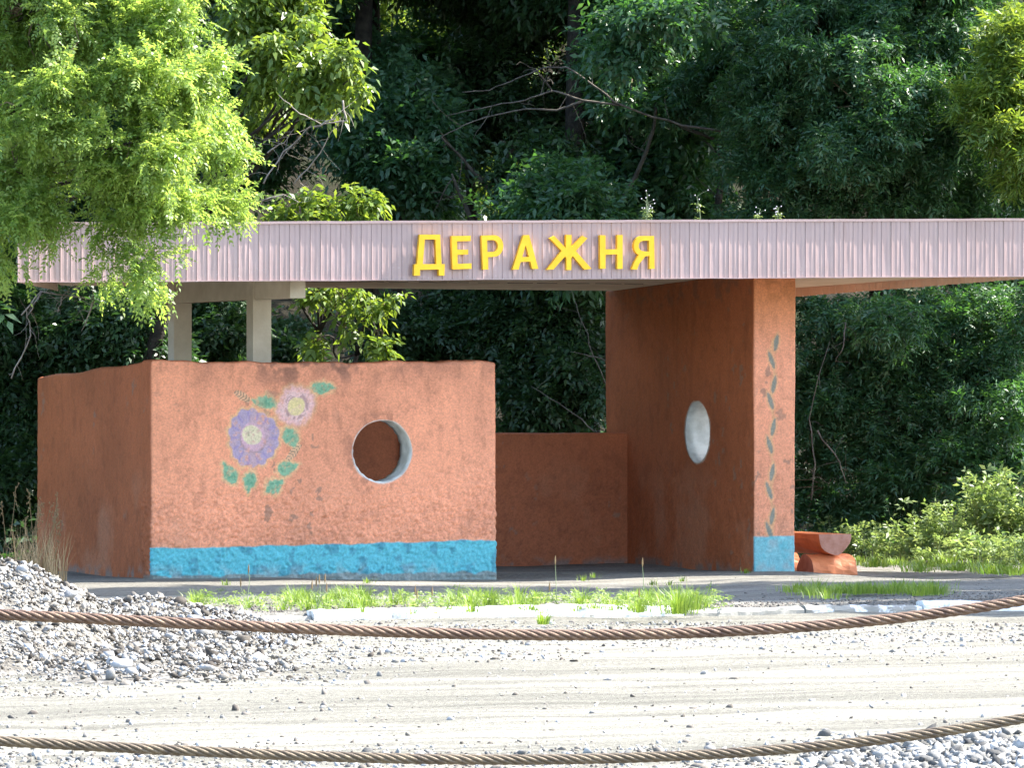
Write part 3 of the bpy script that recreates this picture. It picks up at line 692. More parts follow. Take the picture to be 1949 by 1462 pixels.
# ------------------------------------------------------------------ log bench beside the pillar
bench = empty('log_bench', w(6.8, 1.0, -0.045), ROT, 'low orange bench of split logs right of the pillar', 'bench')
def halflog(c, ax, L, rx, rz, up, matbody, name, n=14):
    """half log: flat side up or down; c centre of the flat side's middle, ax 'u' or 'v'"""
    V = []; ks = 7
    for k in range(ks):
        s = -L / 2 + L * k / (ks - 1)
        for i in range(n + 1):
            a = math.pi * i / n; j = 1 + 0.03 * math.sin(k * 2.2 + i * 1.3)
            x = math.cos(a) * rx * j; z = (-1 if up else 1) * math.sin(a) * rz * j
            V.append(w(c[0] + (x if ax == 'v' else s), c[1] + (s if ax == 'v' else x), c[2] + z))
    m = n + 1; F = [[k * m + i, k * m + i + 1, (k + 1) * m + i + 1, (k + 1) * m + i] for k in range(ks - 1) for i in range(n)]
    F += [[k * m + n, k * m, (k + 1) * m, (k + 1) * m + n] for k in range(ks - 1)]
    F += [list(range(m))[::-1], [(ks - 1) * m + i for i in range(m)]]
    me = mesh(name, np.array(V), F, matbody); me.materials.append(M['logend'])
    import bmesh
    b = bmesh.new(); b.from_mesh(me); bmesh.ops.recalc_face_normals(b, faces=b.faces)
    b.to_mesh(me); b.free()
    me.polygons[len(me.polygons) - 1].material_index = 1; me.polygons[len(me.polygons) - 2].material_index = 1
    return link(name, me, bench)
us, _ = at_v(1589, 1040, 0.45)
halflog((us, 1.25, 0.315), 'v', 1.6, 0.165, 0.19, True, M['logpaint'], 'seat')
halflog((us + 0.0, 0.62, -0.06), 'u', 0.44, 0.19, 0.19, False, M['logpaint'], 'support')
halflog((us + 0.0, 1.85, -0.06), 'u', 0.44, 0.19, 0.19, False, M['logpaint'], 'support')

# ------------------------------------------------------------------ stones
def stone_base(seed):
    r = np.random.default_rng(seed); t = (1 + 5 ** 0.5) / 2
    V = np.array([(-1, t, 0), (1, t, 0), (-1, -t, 0), (1, -t, 0), (0, -1, t), (0, 1, t), (0, -1, -t), (0, 1, -t), (t, 0, -1), (t, 0, 1), (-t, 0, -1), (-t, 0, 1)], float) / 1.9
    F = np.array([(0, 11, 5), (0, 5, 1), (0, 1, 7), (0, 7, 10), (0, 10, 11), (1, 5, 9), (5, 11, 4), (11, 10, 2), (10, 7, 6), (7, 1, 8), (3, 9, 4), (3, 4, 2), (3, 2, 6), (3, 6, 8), (3, 8, 9), (4, 9, 5), (2, 4, 11), (6, 2, 10), (8, 6, 7), (9, 8, 1)])
    V = V * r.uniform(0.5, 1.15, (12, 1)) + r.normal(0, .10, (12, 3)); V *= np.array([1.3, 0.95, 0.68]); return V, F
SB = [stone_base(i) for i in range(8)]
def stones(name, P, S, mat, parent=None):
    Vs, Fs = [], []; b = 0
    which = RNG.integers(0, 8, len(P))
    for k in range(8):
        idx = np.where(which == k)[0]
        if not len(idx): continue
        V0, F0 = SB[k]; a = RNG.uniform(0, 6.28, len(idx)); c, s = np.cos(a), np.sin(a)
        q = nrm(RNG.normal(0, 1, (len(idx), 4)) * np.array([1.4, .5, .5, 1.4])); ww, x, y, z = q.T
        Rm = np.stack([np.stack([1 - 2 * (y * y + z * z), 2 * (x * y - z * ww), 2 * (x * z + y * ww)], -1), np.stack([2 * (x * y + z * ww), 1 - 2 * (x * x + z * z), 2 * (y * z - x * ww)], -1), np.stack([2 * (x * z - y * ww), 2 * (y * z + x * ww), 1 - 2 * (x * x + y * y)], -1)], 1)
        V = np.einsum('nij,kj->nki', Rm, V0) * S[idx][:, None, None] + P[idx][:, None, :]
        Vs.append(V.reshape(-1, 3)); Fs.append((F0[None] + 12 * np.arange(len(idx))[:, None, None]).reshape(-1, 3) + b); b += 12 * len(idx)
    V = np.concatenate(Vs); F = np.concatenate(Fs)
    return link(name, mesh(name, V, F, mat, rnd=np.repeat(RNG.random(len(V) // 12), 12)), parent)
def uv_of(P): dx, dy = P[:, 0] - OX, P[:, 1] - OY; return dx * CT + dy * ST, -dx * ST + dy * CT
def road_z(P): u, v = uv_of(P); return z_road(u, v)

# rubble heap: mound at the left
HC = np.array([at(60, 1100, 38.5)[0], 38.5])
def heap_z(x, y):
    t = fbm(np.stack([x, y, 0 * x], 1), 1.1, 4, 70)
    zz = 0.0 * x
    for cx, cy, rx, ry, h in ((HC[0] - 0.25, HC[1], 1.10, 3.4, 0.66), (HC[0] - 1.9, HC[1] - 0.6, 1.7, 4.0, 0.70), (HC[0] + 0.75, HC[1] + 1.0, 1.2, 2.6, 0.33), (HC[0] + 0.95, HC[1] - 2.2, 1.0, 2.2, 0.13)):
        d = np.hypot((x - cx) / rx, (y - cy) / ry); zz = np.maximum(zz, h * np.clip(1 - d, 0, 1) ** 0.85)
    return zz * (1 + 0.16 * t) - 0.10 + 0.02 * t
gx, gy = np.meshgrid(np.linspace(-6.5, 0.3, 150), np.linspace(32.5, 45.5, 150)); z = heap_z(gx.ravel(), gy.ravel())
i = (np.arange(149)[None, :] + 150 * np.arange(149)[:, None]).ravel(); F = np.stack([i, i + 1, i + 151, i + 150], 1)
heap = link('rubble_heap', mesh('rubble_heap', np.stack([gx.ravel(), gy.ravel(), z - 0.03], 1), F, M['heapsoil'], True))
props(heap, 'long heap of pale broken rubble and gravel at the left edge of the road', 'rubble heap', kind='stuff')
def heap_pts(n, lim=0.0):
    x = RNG.uniform(-6.0, 0.2, n * 3); y = RNG.uniform(32.6, 45, n * 3); z = heap_z(x, y); k = (z > -0.075 + lim) & (RNG.random(len(z)) < np.clip((z + 0.09) * 9, 0.05, 1)); k = np.where(k)[0][:n]
    return np.stack([x[k], y[k], z[k]], 1)
P = heap_pts(7000); S = 0.006 + RNG.gamma(1.3, 0.0075, len(P)); stones('gravel_layer', P, np.clip(S, .008, .06), M['rubble'], heap)['kind'] = 'stuff'
P = heap_pts(24000); S = 0.004 + RNG.gamma(1.3, 0.0042, len(P)); stones('gravel_layer', P, np.clip(S, .006, .04), M['rubble'], heap)['kind'] = 'stuff'
# larger chunks, each an object
chunk = [mesh('stone', *stone_base(100 + i), M['stone'], rnd=None) for i in range(6)]
def chunk_at(p, s, label, group, nm='stone'):
    o = bpy.data.objects.new(nm, random.choice(chunk)); COL.objects.link(o); o.location = p
    o.rotation_euler = (random.uniform(-.5, .5), random.uniform(-.5, .5), random.uniform(0, 6.28)); o.scale = (s * random.uniform(.85, 1.2), s * random.uniform(.85, 1.1), s * random.uniform(.8, 1.1))
    return props(o, label, 'stone', group)
for p in heap_pts(110, 0.03):
    s = random.choice([.025, .03, .035, .04, .05, .06]); chunk_at((p[0], p[1], p[2] + s * .15), s, 'pale broken stone lying among the gravel of the rubble heap', 'stones on the rubble heap')
for (px, py, s, lb) in ((355, 1140, .06, 'big upright white stone at the right foot of the rubble heap by the grass'), (232, 1266, .055, 'big white chunk at the front foot of the rubble heap'), (130, 1085, .06, 'large rough stone on the crest of the rubble heap')):
    q = gnd(px, py + 12, -0.05) if py != 1085 else None
    p = (HC[0] - 0.05 + .35, HC[1] - 0.6, float(heap_z(np.array([HC[0] + .3]), np.array([HC[1] - .6]))[0]) + 0.03) if q is None else (q[0], q[1], float(max(heap_z(np.array([q[0]]), np.array([q[1]]))[0], -0.08)) + s * .45)
    chunk_at(p, s, lb, None)

# loose gravel of the road
def road_pts(n, px0, px1, py0, py1, dens=None):
    px = RNG.uniform(px0, px1, n); py = RNG.uniform(py0, py1, n); D = 1.685 * FPX / (py - HY); P = np.stack([(px - CX) * D / FPX, D, 0 * D], 1)
    if dens is not None: k = RNG.random(n) < dens(px, py, P); P = P[k]
    u, v = uv_of(P); P = P[v < KV - 0.06]; P[:, 2] = road_z(P); return P
pn = lambda P, f, s: vnoise(np.stack([P[:, 0] * f, P[:, 1] * f * .6, 0 * P[:, 0]], 1), 1.0, s)
P = road_pts(36000, -250, 2200, 1185, 1475, lambda px, py, P: np.clip(0.03 + 0.9 * sstep(1262 + 25 * pn(P, 1.2, 3), 1205, py) + 0.5 * sstep(1405, 1450, py) * (px < 1500) + 0.12 * np.clip(pn(P, 0.9, 5), 0, 1), 0, 1))
k = RNG.random(len(P)) < 0.5
g1 = stones('loose_gravel', P[k], np.clip(0.004 + RNG.gamma(1.5, 0.0042, k.sum()), .003, .03), M['stone']); props(g1, 'pale loose gravel scattered over the dusty road', 'gravel', kind='stuff')
g2 = stones('loose_gravel', P[~k], np.clip(0.004 + RNG.gamma(1.5, 0.0040, (~k).sum()), .003, .03), M['stone_dark']); props(g2, 'dark loose gravel scattered over the dusty road', 'gravel', kind='stuff')
P = road_pts(2400, 1520, 2200, 1395, 1500, lambda px, py, P: sstep(1475, 1440, 0 * py + 1475 - (px - 1400) * 0.05 - (py - 1400) * 0.9 + 10 * pn(P, 4, 6)))
P2 = P.copy(); P2[:, 2] += 0.004
g3 = stones('coarse_gravel', P2, np.clip(0.007 + RNG.gamma(1.5, 0.009, len(P)), .006, .045), M['crushed']); props(g3, 'coarse crushed stone along the near right edge of the road', 'gravel', kind='stuff')
P = road_pts(900, -200, 1500, 1425, 1500, lambda px, py, P: 0.5 + 0 * px)
g4 = stones('coarse_gravel', P, np.clip(0.008 + RNG.gamma(1.5, 0.006, len(P)), .006, .035), M['crushed']); props(g4, 'scattered crushed stone along the near verge of the road', 'gravel', kind='stuff')
for (px, py, s, lb) in ((1522, 1217, .034, 'lone brown-grey stone lying in the gravel below the right kerb'), (1659, 1347, .02, 'small dark stone alone on the right half of the road'), (741, 1243, .035, 'small white stone below the rubble, middle left of the road'), (1440, 1452, .05, 'pale stone at the start of the coarse gravel by the lower cable'), (476, 1452, 0.02, 'small pale stone near the lower cable, left')):
    q = gnd(px, py, -0.08); chunk_at((q[0], q[1], q[2] + s * .35), s, lb, None)
P = road_pts(15000, -100, 1150, 1185, 1330, lambda px, py, P: np.clip(1.15 - px / 1100.0 - np.abs(py - 1250) / 95.0 + 0.3 * pn(P, 1.6, 12), 0, 1))
g6 = stones('rubble_scatter', P, np.clip(0.003 + RNG.gamma(1.2, 0.005, len(P)), .003, .032), M['rubble']); props(g6, 'small rubble spilled from the heap across the road edge', 'gravel', kind='stuff')
# soil and grit lying on the pavement edge
n = 8000; u = RNG.uniform(-4, 11, n); v = KV + 0.15 + RNG.gamma(1.6, 0.5, n); P = wn(u, v, z_pave(u, v)); P = P[v < 0]
g5 = stones('pavement_grit', P, np.clip(0.004 + RNG.gamma(1.5, 0.004, len(P)), .003, .025), M['stone_dark']); props(g5, 'dark grit scattered on the pavement behind the kerb', 'gravel', kind='stuff')

# ------------------------------------------------------------------ wire ropes in the foreground, with their posts
def rope(name, pts, D0, D1, label, mat, rad):
    px = np.array([p[0] for p in pts], float); py = np.array([p[1] for p in pts], float)
    c = np.polyfit((px - 975) / 1000, py, 3)
    xs = np.arange(-1050, 3050, 3.2); ys = np.polyval(c, np.clip((xs - 975) / 1000, -1.15, 1.15))
    s = np.polyder(c); k = (xs - 975) / 1000
    ys = np.where(k > 1.15, np.polyval(c, 1.15) + np.polyval(s, 1.15) * (k - 1.15), np.where(k < -1.15, np.polyval(c, -1.15) + np.polyval(s, -1.15) * (k + 1.15), ys))
    Dd = D0 + (D1 - D0) * (xs / 1949.0); P = np.stack([(xs - CX) * Dd / FPX, Dd, CAMH + (HY - ys) * Dd / FPX], 1)
    T = nrm(np.gradient(P, axis=0)); A = nrm(np.cross(T, np.array([0, 0, 1.0]))); Bn = np.cross(A, T)
    sl = np.concatenate([[0], np.cumsum(np.linalg.norm(np.diff(P, axis=0), axis=1))])
    root = empty(name, tuple(P[0] * np.array([1, 1, 0]) + np.array([0, 0, P[:, 2].min()])), 0, label, 'cable')
    lay = 0.145; n = 8; rs = rad * 0.365; rc = rad * 0.63
    for st in range(6):
        ph = -sl / lay * 2 * np.pi + st * np.pi / 3
        C = P + (A * np.cos(ph)[:, None] + Bn * np.sin(ph)[:, None]) * rc
        e1 = A * np.cos(ph)[:, None] + Bn * np.sin(ph)[:, None]; e2 = nrm(np.cross(nrm(np.gradient(C, axis=0)), e1))
        V = np.stack([C + (e1 * math.cos(2 * math.pi * k / n) + e2 * math.sin(2 * math.pi * k / n)) * rs for k in range(n)], 1).reshape(-1, 3)
        i = np.arange(len(P) - 1)[:, None] * n; j = np.arange(n)[None]; jn = (j + 1) % n
        F = np.stack([(i + j).ravel(), (i + n + j).ravel(), (i + n + jn).ravel(), (i + jn).ravel()], 1)
        link('strand', mesh('strand', V, F, mat, True), root)
    mb = MB(); mb.tube([tuple(p) for p in P[::12]], rad * 0.45, 6); mb.build('core', M['bark'], root)
    return P
UP = [(0, 1172), (200, 1178), (485, 1191), (700, 1201), (974, 1210), (1124, 1214), (1324, 1206), (1524, 1191), (1724, 1171), (1949, 1146)]
LO = [(0, 1415), (200, 1418), (400, 1430), (700, 1442), (974, 1450), (1124, 1450), (1274, 1442), (1524, 1420), (1724, 1397), (1949, 1372)]
p1 = rope('wire_rope', UP, 12.7, 13.1, 'brown rusty twisted wire rope sagging across the picture, upper of the two', M['cable_rust'], 0.0125)
p2 = rope('wire_rope', LO, 12.7, 13.1, 'weathered grey-brown twisted wire rope near the bottom, lower of the two', M['cable_grey'], 0.0120)
for i, lb in ((0, 'concrete guard post outside the view on the left, holding both wire ropes'), (-1, 'concrete guard post outside the view on the right, holding both wire ropes')):
    x, y = p1[i][0], p1[i][1]; mb = MB(); h = 0.09; z1 = max(p1[i][2], p2[i][2]) + 0.12
    mb.hexa([(x - h, y - h, -0.2), (x + h, y - h, -0.2), (x + h, y + h, -0.2), (x - h, y + h, -0.2), (x - h * .8, y - h * .8, z1), (x + h * .8, y - h * .8, z1), (x + h * .8, y + h * .8, z1), (x - h * .8, y + h * .8, z1)])
    props(mb.build('guard_post', M['concrete']), lb, 'post')

# ------------------------------------------------------------------ grass
def blades(name, P, H, Wd, mat, lean=0.45, parent=None, az=None, rb=None):
    n = len(P); a = RNG.uniform(0, 2 * np.pi, n) if az is None else az; l = RNG.uniform(0.1, 1.0, n) * lean
    d = np.stack([np.cos(a), np.sin(a), 0 * a], 1); s = np.stack([-np.sin(a + RNG.normal(0, .5, n)), np.cos(a), 0 * a], 1) * Wd[:, None] * .5
    z = np.array([0, 0, 1.0]); P0 = P; P1 = P + z * (H * .5)[:, None] + d * (H * l * .25)[:, None]; P2 = P + z * (H * (0.98 - l * .35))[:, None] + d * (H * l)[:, None]
    V = np.stack([P0 - s, P0 + s, P1 + s * .8, P1 - s * .8, P2 + s * .12, P2 - s * .12], 1).reshape(-1, 3)
    i = 6 * np.arange(n)[:, None]; F = np.concatenate([i + np.array([0, 1, 2, 3]), i + np.array([3, 2, 4, 5])])
    r = np.repeat(RNG.random(n) if rb is None else rb, 6)
    return link(name, mesh(name, V, F, mat, rnd=r), parent)
def pave_point(px, py, z=0.0): return gnd(px, py, z)
# verge strip: tufts along the kerb
def tuft(px, py, n, spread, h, mat='grass', wd=0.006, lean=0.8):
    q = gnd(px, py, 0.0); r = np.abs(RNG.normal(0, spread, n)); a = RNG.uniform(0, 6.28, n)
    P = np.stack([q[0] + r * np.cos(a), q[1] + r * np.sin(a) * 1.6, 0 * a - 0.01], 1); H = h * RNG.uniform(.4, 1.15, n)
    return P, H, np.full(n, wd) * RNG.uniform(.7, 1.3, n), a
def tufts(name, L, label, cat='grass', mat='grass', lean=0.8, wd=0.006, kind='stuff'):
    Ps, Hs, Ws, As = [], [], [], []
    for px, py, n, sp, h in L:
        P, H, Wd, a = tuft(px, py, n, sp, h, wd=wd); Ps.append(P); Hs.append(H); Ws.append(Wd); As.append(a)
    o = blades(name, np.concatenate(Ps), np.concatenate(Hs), np.concatenate(Ws), M[mat], lean, az=np.concatenate(As)); return props(o, label, cat, kind=kind)
L = []
def gden(px): return max(0.0, 0.55 + 0.6 * math.sin(px * 0.021 + 1.0) + 0.45 * math.sin(px * 0.058) + RNG.normal(0, .25))
for px in range(370, 1390, 5):
    d = gden(px) * (0.25 if 868 < px < 892 or 1185 < px < 1200 else 1.0)
    if d < 0.12: continue
    L.append((px + RNG.normal(0, 5), 1149 + RNG.normal(0, 7), int(8 + 34 * d), 0.045, 0.045 + 0.085 * min(d, 1.2) * RNG.uniform(.5, 1.3)))
for px in (745, 1010, 940, 700, 560, 860, 1110, 1215): L.append((px + RNG.normal(0, 6), 1150, 55, 0.05, RNG.uniform(.14, .2)))
tufts('verge_grass', L, 'sunlit yellow-green grass growing along the kerb in front of the shelter', lean=1.15)
tufts('grass_tuft', [(1292, 1166, 240, 0.075, 0.26), (1320, 1158, 150, 0.09, 0.2)], 'tall bright tuft of grass spilling over the gap in the white kerb', 'grass tuft', lean=1.1)
tufts('grass_patch', [(px + RNG.normal(0, 7), 1126 + RNG.normal(0, 3), int(60 + 90 * RNG.random()), 0.10, RNG.uniform(.05, .12)) for px in range(1520, 1785, 8)], 'flat dark green grass patch on the pavement below the log bench', 'grass', lean=0.7, kind='stuff')
tufts('grass_sprigs', [(px, py, 26, 0.03, 0.06) for px, py in ((1130, 1098), (1110, 1104), (1275, 1112), (1240, 1112), (1300, 1105), (430, 1112), (700, 1108), (1420, 1090))], 'small scattered sprigs of grass in cracks of the shaded pavement', 'grass')
tufts('grass_tuft', [(1034, 1186, 60, 0.03, 0.09)], 'small green weed growing at the foot of the white kerb', 'weed', lean=0.8, wd=0.012)
def stalk_plant(name, base, hs, label, mat='stem', heads=True, headmat='straw', r=0.0035, spread=0.05, cat='weed'):
    root = empty(name, tuple(base), 0, label, cat); mb = MB(); hb = MB()
    for i, h in enumerate(hs):
        a = RNG.uniform(0, 6.28); top = np.array(base) + np.array([math.cos(a) * spread * (1 + i * .3), math.sin(a) * spread, h])
        P = wob(np.array(base) + RNG.normal(0, .012, 3) * np.array([1, 1, 0]), top, 5, 0.01); mb.tube(P, [r, r * .9, r * .8, r * .7, r * .6, r * .5], 5)
        if heads:
            q = np.array(P[-1]); hb.tube([q - (0, 0, .004), q + (0, 0, .02), q + (0, 0, .045), q + (0.002, 0, .07)], [r * .8, r * 1.9, r * 1.6, r * .3], 6)
    mb.build('stem', M[mat], root)
    if heads: hb.build('seed_head', M[headmat], root)['kind'] = 'stuff'
    return root
stalk_plant('plantain', gnd(605, 1160, 0), [.17, .2, .15, .19, .13], 'cluster of brown plantain seed stalks in the verge, left of centre')
stalk_plant('plantain', gnd(470, 1152, 0), [.24, .14], 'tall leaning seed stalk in the verge nearest the rubble heap')
stalk_plant('plantain', gnd(1060, 1150, 0), [.30, .10], 'tall single green seed stalk in the verge below the low back wall')
stalk_plant('plantain', gnd(1232, 1152, 0), [.29, .06], 'thin upright seed stalk in the verge left of the tall grass tuft')
stalk_plant('plantain', gnd(810, 1160, 0), [.10, .08, .11], 'short brown seed stalks in the verge under the round hole')
n = 300; px = RNG.uniform(370, 1390, n); py = RNG.normal(1148, 8, n); O = np.stack([gnd(a, b, -.0) for a, b in zip(px, py)]); O[:, 2] = RNG.uniform(0, .05, n)
O = np.repeat(O, 5, 0) + RNG.normal(0, .02, (n * 5, 3)) * np.array([1, 1, .3]); d = nrm(RNG.normal(0, 1, O.shape) * np.array([1, 1, .3]) + np.array([0, 0, .45])); V, r = fronds(O, d, np.tile([0, 0, 1.0], (len(O), 1)), np.full(len(O), .03), 1, .032, .016, .3)
props(link('verge_weeds', mesh('verge_weeds', V, np.arange(len(V)).reshape(-1, 4), M['shrub'], rnd=r)), 'small broad-leaved weeds mixed into the kerbside grass', 'weeds', kind='stuff')
# dry grass beside the left wall, behind the heap
q = at(75, 1062, 47.5); 
dg = empty('dry_grass_clump', (q[0], q[1], -0.02), 0, 'clump of tall dry straw-coloured grass at the left wall behind the rubble heap', 'dry grass')
n = 260; P = np.stack([q[0] - .03 + RNG.normal(0, .10, n), q[1] + RNG.normal(0, .2, n), 0 * RNG.random(n)], 1)
blades('blades', P, RNG.uniform(.3, .62, n), np.full(n, .007), M['straw'], 0.4, dg)['kind'] = 'stuff'
mb = MB(); hb = MB()
for i in range(14):
    b = q * np.array([1, 1, 0]) + np.array([RNG.normal(-.02, .10), RNG.normal(0, .15), 0]); t = b + np.array([RNG.normal(.05, .09), 0, RNG.uniform(.55, .86)]); P = wob(b, t, 5, .02)
    mb.tube(P, [.003] * 6, 4)
    for k in range(9):
        c = np.array(P[-1]) - np.array([0, 0, .022 * k]) + RNG.normal(0, .010, 3); hb.tube([c, c + (RNG.normal(0, .008), 0, .014), c + (RNG.normal(0, .01), 0, .024)], [.002, .006, .001], 4)
mb.build('stems', M['straw'], dg)['kind'] = 'stuff'; hb.build('seed_heads', M['straw'], dg)['kind'] = 'stuff'

# weeds on the roof
def roof_weed(px, hpx, stems, label):
    u, _ = at_v(px, 420, VF + 0.35); base = w(u, VF + 0.35, topz(u) - 0.02); h = hpx * 53 / FPX + .05
    root = empty('roof_weed', base, 0, label, 'weed'); mb = MB(); fb = MB(); lb_ = []
    for i in range(stems):
        top = np.array(base) + np.array([RNG.normal(0, .03), RNG.normal(0, .03), h * RNG.uniform(.75, 1)]); P = wob(base, top, 5, .012)
        mb.tube(P, [.005, .005, .004, .004, .003, .003], 5)
        for k in range(5):
            c = np.array(P[2 + k % 4]); e = c + np.array([RNG.normal(0, .03), RNG.normal(0, .02), RNG.uniform(.01, .05)]); mb.tube([c, (c + e) / 2 + (0, 0, .004), e], [.003, .002, .002], 4)
            fb.tube([e - (0, 0, .004), e + (0, 0, .002), e + (0, 0, .008)], [.002, .006, .003], 5)
        O_ = np.array([np.array(P[j]) for j in (1, 2, 3) for _ in range(3)]); lb_.append(O_)
    O_ = np.concatenate(lb_); d = nrm(RNG.normal(0, 1, O_.shape) * np.array([1, 1, .4])); V, r = fronds(O_, d, np.tile([0, 0, 1.0], (len(O_), 1)), np.full(len(O_), .04), 1, .035, .012, .3)
    link('leaves', mesh('leaves', V, np.arange(len(V)).reshape(-1, 4), M['shrub'], rnd=r), root)
    mb.build('stem', M['stem'], root); fb.build('flowers', M['petal'], root)['kind'] = 'stuff'
roof_weed(1228, 50, 3, 'three-stemmed flowering weed on the roof edge above the last letter')
roof_weed(1332, 58, 1, 'tallest pale flowering weed standing on the roof, right of the lettering')
roof_weed(1446, 20, 1, 'short weed sprig on the roof above the pillar')
roof_weed(1477, 22, 2, 'second short weed sprig on the roof, just right of the pillar top')

# ------------------------------------------------------------------ trees
def tree(name, label, cat, base, fork, r0, blobs, per, mat, group=None, limbs=True, twigs=160, **k):
    b = np.array(base, float); u, v = uv_of(b[None]); gz = float(z_soil(u, v)[0]); b[2] = gz - 0.05
    root = empty(name, tuple(b), 0, label, cat, group)
    o, O, S = foliage('crown', blobs, per, M[mat], root, **k); o['kind'] = 'stuff'
    skeleton(root, b, fork, r0, blobs, O, limbs, twigs)
    return root
ROB = dict(k=6, L=0.19, pairs=7, ll=0.040, lw=0.020, droop=0.2, down=0.12, shell=0.35, jitter=0.28, clump=0.17, csize=12)
bl = [B(60, 20, 120, 46.2), B(190, 60, 120, 46.8), B(300, 50, 95, 46.2), B(350, 120, 62, 46.0), B(250, 150, 90, 45.7), B(330, 205, 80, 46.0), B(30, 130, 75, 46.8), B(40, 200, 55, 45.5), B(110, 215, 45, 45.6), B(130, 120, 50, 45.5), B(385, 215, 42, 46.6),
      B(425, 300, 42, 47.4, rz=38), B(250, 270, 80, 45.6), B(335, 300, 62, 46.1), B(170, 330, 62, 46.0), B(25, 320, 75, 46.2), B(95, 240, 85, 48.0), B(430, 365, 38, 47.4), B(25, 400, 58, 45.9), B(80, 400, 30, 46.1),
      B(235, 370, 46, 46.2), B(320, 370, 44, 45.9), B(372, 408, 12, 46.0, rz=34), B(195, 425, 26, 46.2), B(85, 440, 18, 46.0, rz=14), B(215, 480, 22, 46.1), B(185, 525, 20, 46.2, rz=12), B(258, 500, 30, 46.0), B(285, 540, 22, 45.9), B(318, 480, 12, 46.0), B(12, 490, 24, 46.0, rz=40), B(385, 375, 26, 47.2)]
bl += [B(-150, -150, 260, 46.8), B(150, -220, 240, 46.8), B(-220, 250, 220, 47), B(-150, 480, 120, 46.6), B(330, -130, 130, 46.6)]
tree('robinia_tree', 'bright yellow-green feathery tree hanging over the left end of the roof', 'tree', (-6.6, 48.5, 0), (-5.9, 48.6, 2.6), 0.13, bl, 260, 'robinia', twigs=400, **ROB)
ELD = dict(k=4, L=0.15, pairs=2, ll=0.095, lw=0.042, droop=0.45, down=0.35, jitter=0.35, shell=0.2, clump=0.13, csize=8)
tree('box_elder_tree', 'tree with drooping sunlit leaves behind the left roof end, right of the feathery tree', 'tree', (-3.9, 57.8, 0), (-3.3, 57.5, 3.0), 0.11,
     [B(470, 20, 60, 56), B(550, 10, 60, 56.4), B(590, 60, 34, 56), B(530, 90, 40, 55.8), B(575, 120, 32, 55.4), B(610, 95, 24, 55.5), B(645, 118, 26, 55.3, rz=24), B(668, 150, 16, 55.3, rz=28), B(600, 150, 28, 55.6), B(590, 190, 24, 55.6), B(520, 150, 36, 56.3), B(630, 165, 20, 55.5), B(490, 210, 30, 56.6), B(540, -70, 110, 56.4)], 300, 'elder', twigs=120, **ELD)
tree('low_leafy_bush', 'sunlit bush whose leaves rise just above the roof left of the lettering', 'bush', (-2.2, 58.4, 0), (-1.9, 58.0, 2.2), 0.05,
     [B(470, 420, 40, 56.5), B(540, 420, 30, 56.4), B(600, 415, 34, 56.4), B(650, 425, 30, 56.4), B(695, 410, 28, 56.5), B(682, 378, 18, 56.3)], 280, 'elder', twigs=60, **ELD)
tree('hanging_leafy_sapling', 'sapling with sunlit drooping leaves seen through the shelter between post and pillar', 'sapling', (-1.6, 59.2, 0), (-1.55, 59.0, 2.0), 0.04,
     [B(600, 565, 30, 57.5, rz=20), B(650, 570, 30, 57.4, rz=24), B(690, 585, 26, 57.4), B(735, 570, 18, 57.3), B(720, 625, 20, 57.3, rz=34), B(735, 665, 12, 57.3, rz=22), B(610, 640, 24, 57.6, rz=40), B(650, 610, 18, 57.6)], 130, 'elder', twigs=50, **dict(ELD, down=.6, clump=.10, csize=14))

ASH = dict(k=6, L=0.17, pairs=4, ll=0.072, lw=0.022, droop=0.12, down=0.0, spread=0.75, jitter=0.34, shell=0.3, clump=0.17, csize=9)
DRK = dict(k=6, L=0.20, pairs=3, ll=0.08, lw=0.034, droop=0.15, down=0.1, jitter=0.35, shell=0.25, clump=0.24, csize=12)
tree('ash_tree', 'large blue-green ash tree whose fine foliage fills the upper right', 'tree', (5.2, 62.5, 0), (4.6, 62, 3.0), 0.14,
     [B(1560, 70, 150, 60), B(1760, 60, 160, 60.4), B(1500, 200, 120, 60.2), B(1640, 200, 130, 59.4), B(1790, 220, 110, 59.8), B(1480, 330, 110, 60.5), B(1620, 330, 120, 59.8), B(1780, 350, 110, 60.2), B(1420, 60, 100, 61.5), B(1700, -150, 220, 60.5), B(1450, 400, 60, 60), B(1900, 380, 90, 60.5), B(1350, 180, 90, 61.8)], 210, 'ash', twigs=160, **dict(ASH, clump=.22, k=7))
tree('small_maple_tree', 'bright sunlit tree cut off by the right edge above the roof', 'tree', (6.6, 59.8, 0), (6.2, 59.6, 2.4), 0.10,
     [B(1930, 180, 60, 58.8), B(1905, 110, 36, 59), B(1920, 250, 46, 58.6), B(1960, 90, 70, 59), B(2050, 250, 100, 59), B(1860, 195, 30, 58.8), B(1940, 320, 30, 58.8)], 300, 'elder', twigs=80, **dict(ASH, L=0.2, ll=0.09))
tree('ash_thicket', 'dense green ash thicket behind the pillar and bench, under the roof tip', 'thicket', (4.9, 62.0, 0), (4.6, 61.8, 1.5), 0.07,
     [B(1580, 640, 90, 60), B(1700, 640, 100, 60), B(1830, 640, 110, 60), B(1930, 620, 90, 59.6), B(1560, 780, 80, 60), B(1680, 780, 110, 59.8), B(1820, 780, 110, 59.6), B(1930, 800, 90, 59.2), B(1570, 920, 80, 60), B(1700, 910, 100, 59.6), B(1830, 900, 90, 59.2), B(1690, 600, 60, 58.8)], 190, 'ash', twigs=160, **dict(ASH, clump=.22, k=7))
